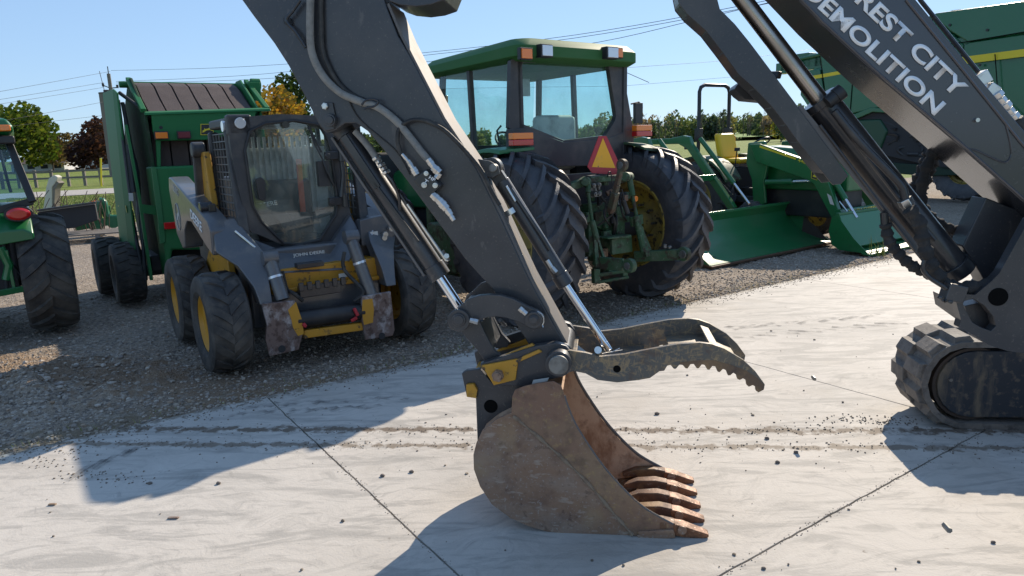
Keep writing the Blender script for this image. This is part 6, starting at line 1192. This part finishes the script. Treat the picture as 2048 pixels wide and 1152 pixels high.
tree(tpos(-60, 335, 130), 12.5, 6, LG, 'tall green tree at the far left edge', 3500, .34, 13, crown0=.1)
tree(tpos(106, 333, 125), 7.2, 3.4, LB, 'thin brownish tree between the green tree and the farmhouse', 1700, .22, 5, crown0=.15)
tree(tpos(190, 330, 118), 7.6, 3.8, LP, 'dark purple leaved tree right of the farmhouse', 3600, .24, 7, crown0=.06)
tree(tpos(535, 320, 95), 11.2, 4.6, LO, 'orange autumn tree behind the skid steer', 4200, .28, 9, crown0=.15)
tree(tpos(603, 318, 105), 11.6, 3.2, LD, 'dark green tree right of the orange tree', 2600, .28, 11, crown0=.15)
tree(tpos(470, 322, 100), 9.5, 4, LYG, 'yellow green tree behind the baler roof', 2400, .28, 12, crown0=.15)
# far wood along the horizon: one mass, built from many crowns
rnd = random.Random(5)
FW = [leafmat('wood_leaves', c) for c in ([(.09, .13, .05), (.13, .17, .07), (.16, .17, .08)], [(.2, .19, .08), (.26, .22, .1), (.17, .17, .07)], [(.2, .15, .1), (.26, .19, .12), (.17, .13, .1)], [(.06, .09, .055), (.09, .12, .07), (.075, .10, .065)])]  # leaf colours lightened to stand in for haze over backlit trees
for nm, mm, sel in (('far_wood', FW[0], 0), ('far_wood', FW[1], 1), ('far_wood', FW[2], 2), ('far_wood', FW[3], 3)):
    tot = MB()
    for i in range(260):
        px_ = rnd.uniform(640, 1720); Y = rnd.uniform(230, 330); k = rnd.choice((0, 0, 1, 2, 3, 3))
        if px_ < 1000: k = rnd.choice((0, 3, 3, 1))
        if k != sel: continue
        p = atY(px_, 280, Y); h = rnd.uniform(6.5, 10.5) * (1.0 if 1200 < px_ < 1600 else .8)
        c = crown_mb((p.x, p.y, hz(p.x, p.y) + h * .45), h * .42, h * .42, h * .55, 380, .55, i * 7 + sel, 8); o = len(tot.v); tot.v += c.v; tot.f += [tuple(o + q for q in f) for f in c.f]
    ob = tot.build(nm, mm, smooth=False); tag(ob, ['mid green trees', 'yellowing trees', 'bare brown trees', 'dark trees'][sel] + ' of the distant wood along the horizon', kind='stuff')
b = MB()
for i in range(110):
    p = atY(rnd.uniform(1270, 1560), 270, rnd.uniform(220, 300)); h = rnd.uniform(6, 10.5); b.tube([(p.x, p.y, 0), (p.x + rnd.uniform(-.4, .4), p.y, h)], .1, 4, rf=lambda t: .16 * (1 - .8 * t))
    for _ in range(5): z = rnd.uniform(.5, .9) * h; b.tube([(p.x, p.y, z), (p.x + rnd.uniform(-1.4, 1.4), p.y + rnd.uniform(-1, 1), z + rnd.uniform(.8, 2))], .05, 3)
tag(b.build('bare_branches', barkm), 'bare branches standing up out of the distant wood', kind='stuff')
tree(tpos(1585, 285, 150), 7.0, 2.6, leafmat('conifer_needles', [(.02, .045, .03), (.035, .065, .045)]), 'dark conifer at the edge of the far field', 1800, .22, 21, crown0=.02)
tree(tpos(1562, 285, 175), 7.5, 2.4, LYG, 'yellowish tree beside the dark conifer', 1200, .26, 22, crown0=.05)
# ---------------------------------------------------------------- farmhouse, silo, fence, pole
wallw = mat('white_siding', (.6, .6, .58), .7); roofm = mat('brown_shingles', (.10, .075, .07), .9, 0, [((.06, .05, .045), 2, .45, .7, .6)])
def house(name, label, loc, deg, w_, d_, h_, rh):
    F = Fr(name, label, 'house', loc, deg); b = MB(); b.box(-w_ / 2, w_ / 2, 0, d_, 0, h_); b.build('wall', wallw, F)
    b = MB(); b.prism([(-w_ / 2 - .4, -.5, h_ - .05), (-w_ / 2 - .4, d_ / 2, h_ + rh), (-w_ / 2 - .4, d_ + .5, h_ - .05), (-w_ / 2 - .4, d_ / 2, h_ + rh - .25)], (w_ + .8, 0, 0)); b.prism([(-w_ / 2, 0, h_), (-w_ / 2, d_ / 2, h_ + rh - .3), (-w_ / 2, d_, h_)], (w_, 0, 0)); b.build('roof', roofm, F)
    for i in range(4):
        x = -w_ / 2 + w_ * (i + .5) / 4; b = MB(); b.box(x - .6, x + .6, -.05, 0, h_ * .35, h_ * .8); b.build('window', innr, F)
p = atY(160, 333, 140); house('farmhouse', 'white farmhouse with a brown shingle roof between the trees', (p.x, p.y, -.1), 8, 13, 8, 2.4, 3.1)
p = atY(110, 337, 128); house('farm_shed', 'low pale outbuilding in front of the green and brown trees', (p.x - 3, p.y, -.1), 4, 9, 5, 1.5, .9)
b = MB(); p = atY(231, 320, 75); F = Fr('silo', 'tall grey concrete silo behind the baler with a ragged top', 'silo', (p.x, p.y, -.1), 0)
zt = atY(214, 185, 75).z; b.cyl((0, 0, 0), (0, 0, zt), .72, .66, 28); b.build('shaft', mat('silo_concrete', (.20, .17, .15), .9, 0, [((.12, .1, .09), 1, .4, .7, .6, None, (3, 3, .2))]), F)
b = MB(); b.cyl((0, 0, zt - .02), (0, 0, zt + .1), .70, .68, 28); b.cyl((.1, 0, zt + .1), (.1, 0, zt + .35), .3); b.tube([(-.1, 0, zt + .1), (-.35, 0, zt + 2.2)], .03, 5); b.build('cap', roofm, F)
woodm = mat('weathered_wood', (.20, .175, .15), .9, 0, [((.1, .085, .07), 3, .45, .7, .6, None, (1, 1, 6))])
p = atY(242, 325, 58); F = Fr('utility_pole', 'wooden utility pole rising behind the baler', 'utility pole', (p.x, p.y, -.1), 0); zp = atY(220, 150, 58).z
b = MB(); b.cyl((0, 0, 0), (0, 0, zp + .2), .18, .13, 14); b.build('post', woodm, F)
b = MB(); b.tube([(0, 0, zp - .9), (-.55, 0, zp - .65)], .04, 6); b.tube([(0, 0, zp - .9), (.55, 0, zp - .85)], .04, 6); b.cyl((-.55, 0, zp - .75), (-.55, 0, zp - .5), .09, seg=10); b.cyl((.55, 0, zp - .9), (.55, 0, zp - .65), .09, seg=10); b.cyl((0, 0, zp + .2), (0, 0, zp + .75), .035); b.build('insulator', black, F)
wirem = mat('wire', (.05, .05, .055), .6)
wires = [[(220, 143, 58), (0, 183, 48), (-300, 235, 40)], [(208, 165, 58), (0, 199, 48), (-300, 245, 40)], [(206, 175, 58), (0, 208, 48), (-300, 252, 40)], [(222, 141, 58), (400, 137, 50), (575, 128, 44), (832, 107, 38), (1150, 70, 32), (1500, 8, 27), (1700, -40, 24)],
         [(232, 163, 58), (420, 155, 50), (580, 143, 44), (838, 112, 38), (1150, 76, 32), (1500, 14, 27), (1700, -30, 24)], [(232, 166, 58), (420, 162, 50), (590, 153, 44), (838, 125, 38), (1150, 92, 32), (1400, 38, 28), (1640, -20, 24)],
         [(1245, 172, 60), (1475, 153, 70), (1640, 138, 80)], [(1180, 140, 45), (1300, 132, 50), (1470, 119, 60), (1640, 96, 70)], [(206, 204, 58), (60, 232, 50), (-60, 252, 46)], [(206, 231, 60), (75, 246, 55), (-60, 262, 50)], [(840, 180, 60), (900, 177, 62), (1245, 172, 60)]]
for i, wr in enumerate(wires):
    b = MB(); b.tube([atY(*q) for q in wr], .011, 5, 6)
    tag(b.build('power_line', wirem), ['topmost power line running left from the pole', 'second power line left of the pole', 'third power line left of the pole', 'topmost power line running right from the pole', 'second power line running right behind the excavator stick', 'lowest power line running right behind the tractor roof', 'lowest power line crossing right of the tractor cab', 'power line crossing high over the roll bar', 'thin wire reaching the silo from the left', 'lowest thin wire reaching the silo from the left', 'power line seen through the tractor cab windows'][i], 'power line', 'power lines against the sky')
# rail fence
fa, fb = gnd(40, 374), gnd(235, 366); dv = (fb - fa); Lf = dv.length; dv.normalize(); F = Fr('rail_fence', 'weathered two rail wooden fence along the field', 'fence', (fa.x, fa.y, -.1), math.degrees(math.atan2(dv.y, dv.x)))
sp3 = Lf / 6
for i in range(-8, 30):
    b = MB(); b.box(i * sp3 - .09, i * sp3 + .09, -.09, .09, 0, 1.22); b.build('post', woodm, F)
b = MB()
for z in (.55, 1.02): b.box(-8 * sp3, 30 * sp3, -.14, -.09, z, z + .14)
b.build('rail', woodm, F)
b = MB(); p = gnd(202, 370); b.cyl((0, 0, 0), (.25, 0, 1.9), .06); o = b.build('marker_post', dy); o.location = (p.x, p.y, -.1); tag(o, 'leaning yellow marker post at the fence', 'marker post')
# ---------------------------------------------------------------- blade, implement on pallet, white post
F = Fr('snow_blade', 'low black rear blade lying at the gravel edge', 'blade', gnd(150, 478), 20); 
b = MB(); 
pts = [F.p(x, y, 1, 0) for x, y in ((75, 424), (190, 408), (196, 440), (150, 456), (75, 462))]; b.prism(pts, (0, .12, 0)); b.build('mouldboard', innr, F, .02)
b = MB(); b.beam(F.p(75, 421, 1, -.05), F.p(192, 405, 1, -.05), .08, .05); b.build('top_edge', blackm, F, .01)
F = Fr('attachment_frame', 'bright green implement frame standing on a wooden pallet', 'implement', gnd(205, 464), 25); fp = F.p
b = MB()
b.beam(fp(150, 455, 1, 0), fp(238, 440, 1, 0), .16, .16); b.beam(fp(178, 405, 1, 0), fp(190, 455, 1, 0), .2, .16); b.tube([fp(200, 403, 1, 0), fp(207, 405, 1, 0), fp(213, 430, 1, 0), fp(222, 436, 1, 0), fp(238, 436, 1, 0)], .09, 10, 4); b.tube([fp(200, 403, 1, 0), fp(196, 425, 1, 0), fp(200, 460, 1, 0)], .08, 8, 3)
b.beam(fp(215, 412, 1, .1), fp(218, 445, 1, .1), .12, .12); b.cyl(fp(190, 445, 1, -.1), fp(190, 445, 1, .1), .2); b.cyl(fp(226, 445, 1, -.1), fp(226, 445, 1, .1), .14); b.build('frame', gr, F, .02)
b = MB(); b.cyl(fp(184, 402, 1, 0), fp(189, 412, 1, 0), .07); b.build('orange_cap', amb, F)
F = Fr('pallet', 'grey wooden pallet under the green implement frame', 'pallet', gnd(200, 474), 25); b = MB()
for i in range(6): b.box(-1.6, 1.5, -.5 + i * .2, -.36 + i * .2, .10, .13)
for x in (-1.5, 0, 1.4): b.box(x - .05, x + .05, -.5, .65, .0, .10)
b.build('boards', woodm, F)
p = gnd(95, 452); F = Fr('worn_post', 'pale broken white post with a forked top beside the blade', 'post', (p.x - .2, p.y + 3, -.1), 0)
b = MB(); b.prism([F.p(x, y, 1, 0) for x, y in ((86, 420), (92, 375), (97, 357), (108, 350), (115, 354), (113, 362), (104, 374), (104, 420))], (0, .25, 0)); b.build('post', mat('flaking_white_paint', (.55, .52, .44), .8, 0, [((.2, .15, .1), 4, .55, .7, .7)]), F, .02)
b = MB(); b.prism([F.p(x, y, 1, .02) for x, y in ((103, 420), (104, 374), (113, 362), (118, 366), (110, 378), (108, 420))], (0, .3, 0)); b.build('weathered_side', woodm, F, .01)
twig = mat('dry_twigs', (.09, .06, .045), .9); b = MB(); rnd = random.Random(4); g0 = gnd(142, 472)
for _ in range(34):
    x = g0.x + rnd.uniform(-.9, .8); y = g0.y + rnd.uniform(-.2, .3); b.tube([(x, y, 0), (x + rnd.uniform(-.15, .15), y, rnd.uniform(.4, .8)), (x + rnd.uniform(-.3, .3), y, rnd.uniform(.7, 1.1))], .008, 4)
tag(b.build('dry_weeds', twig), 'dry brown weed stalks in front of the black blade', 'weeds')
print('objects', len(bpy.data.objects))
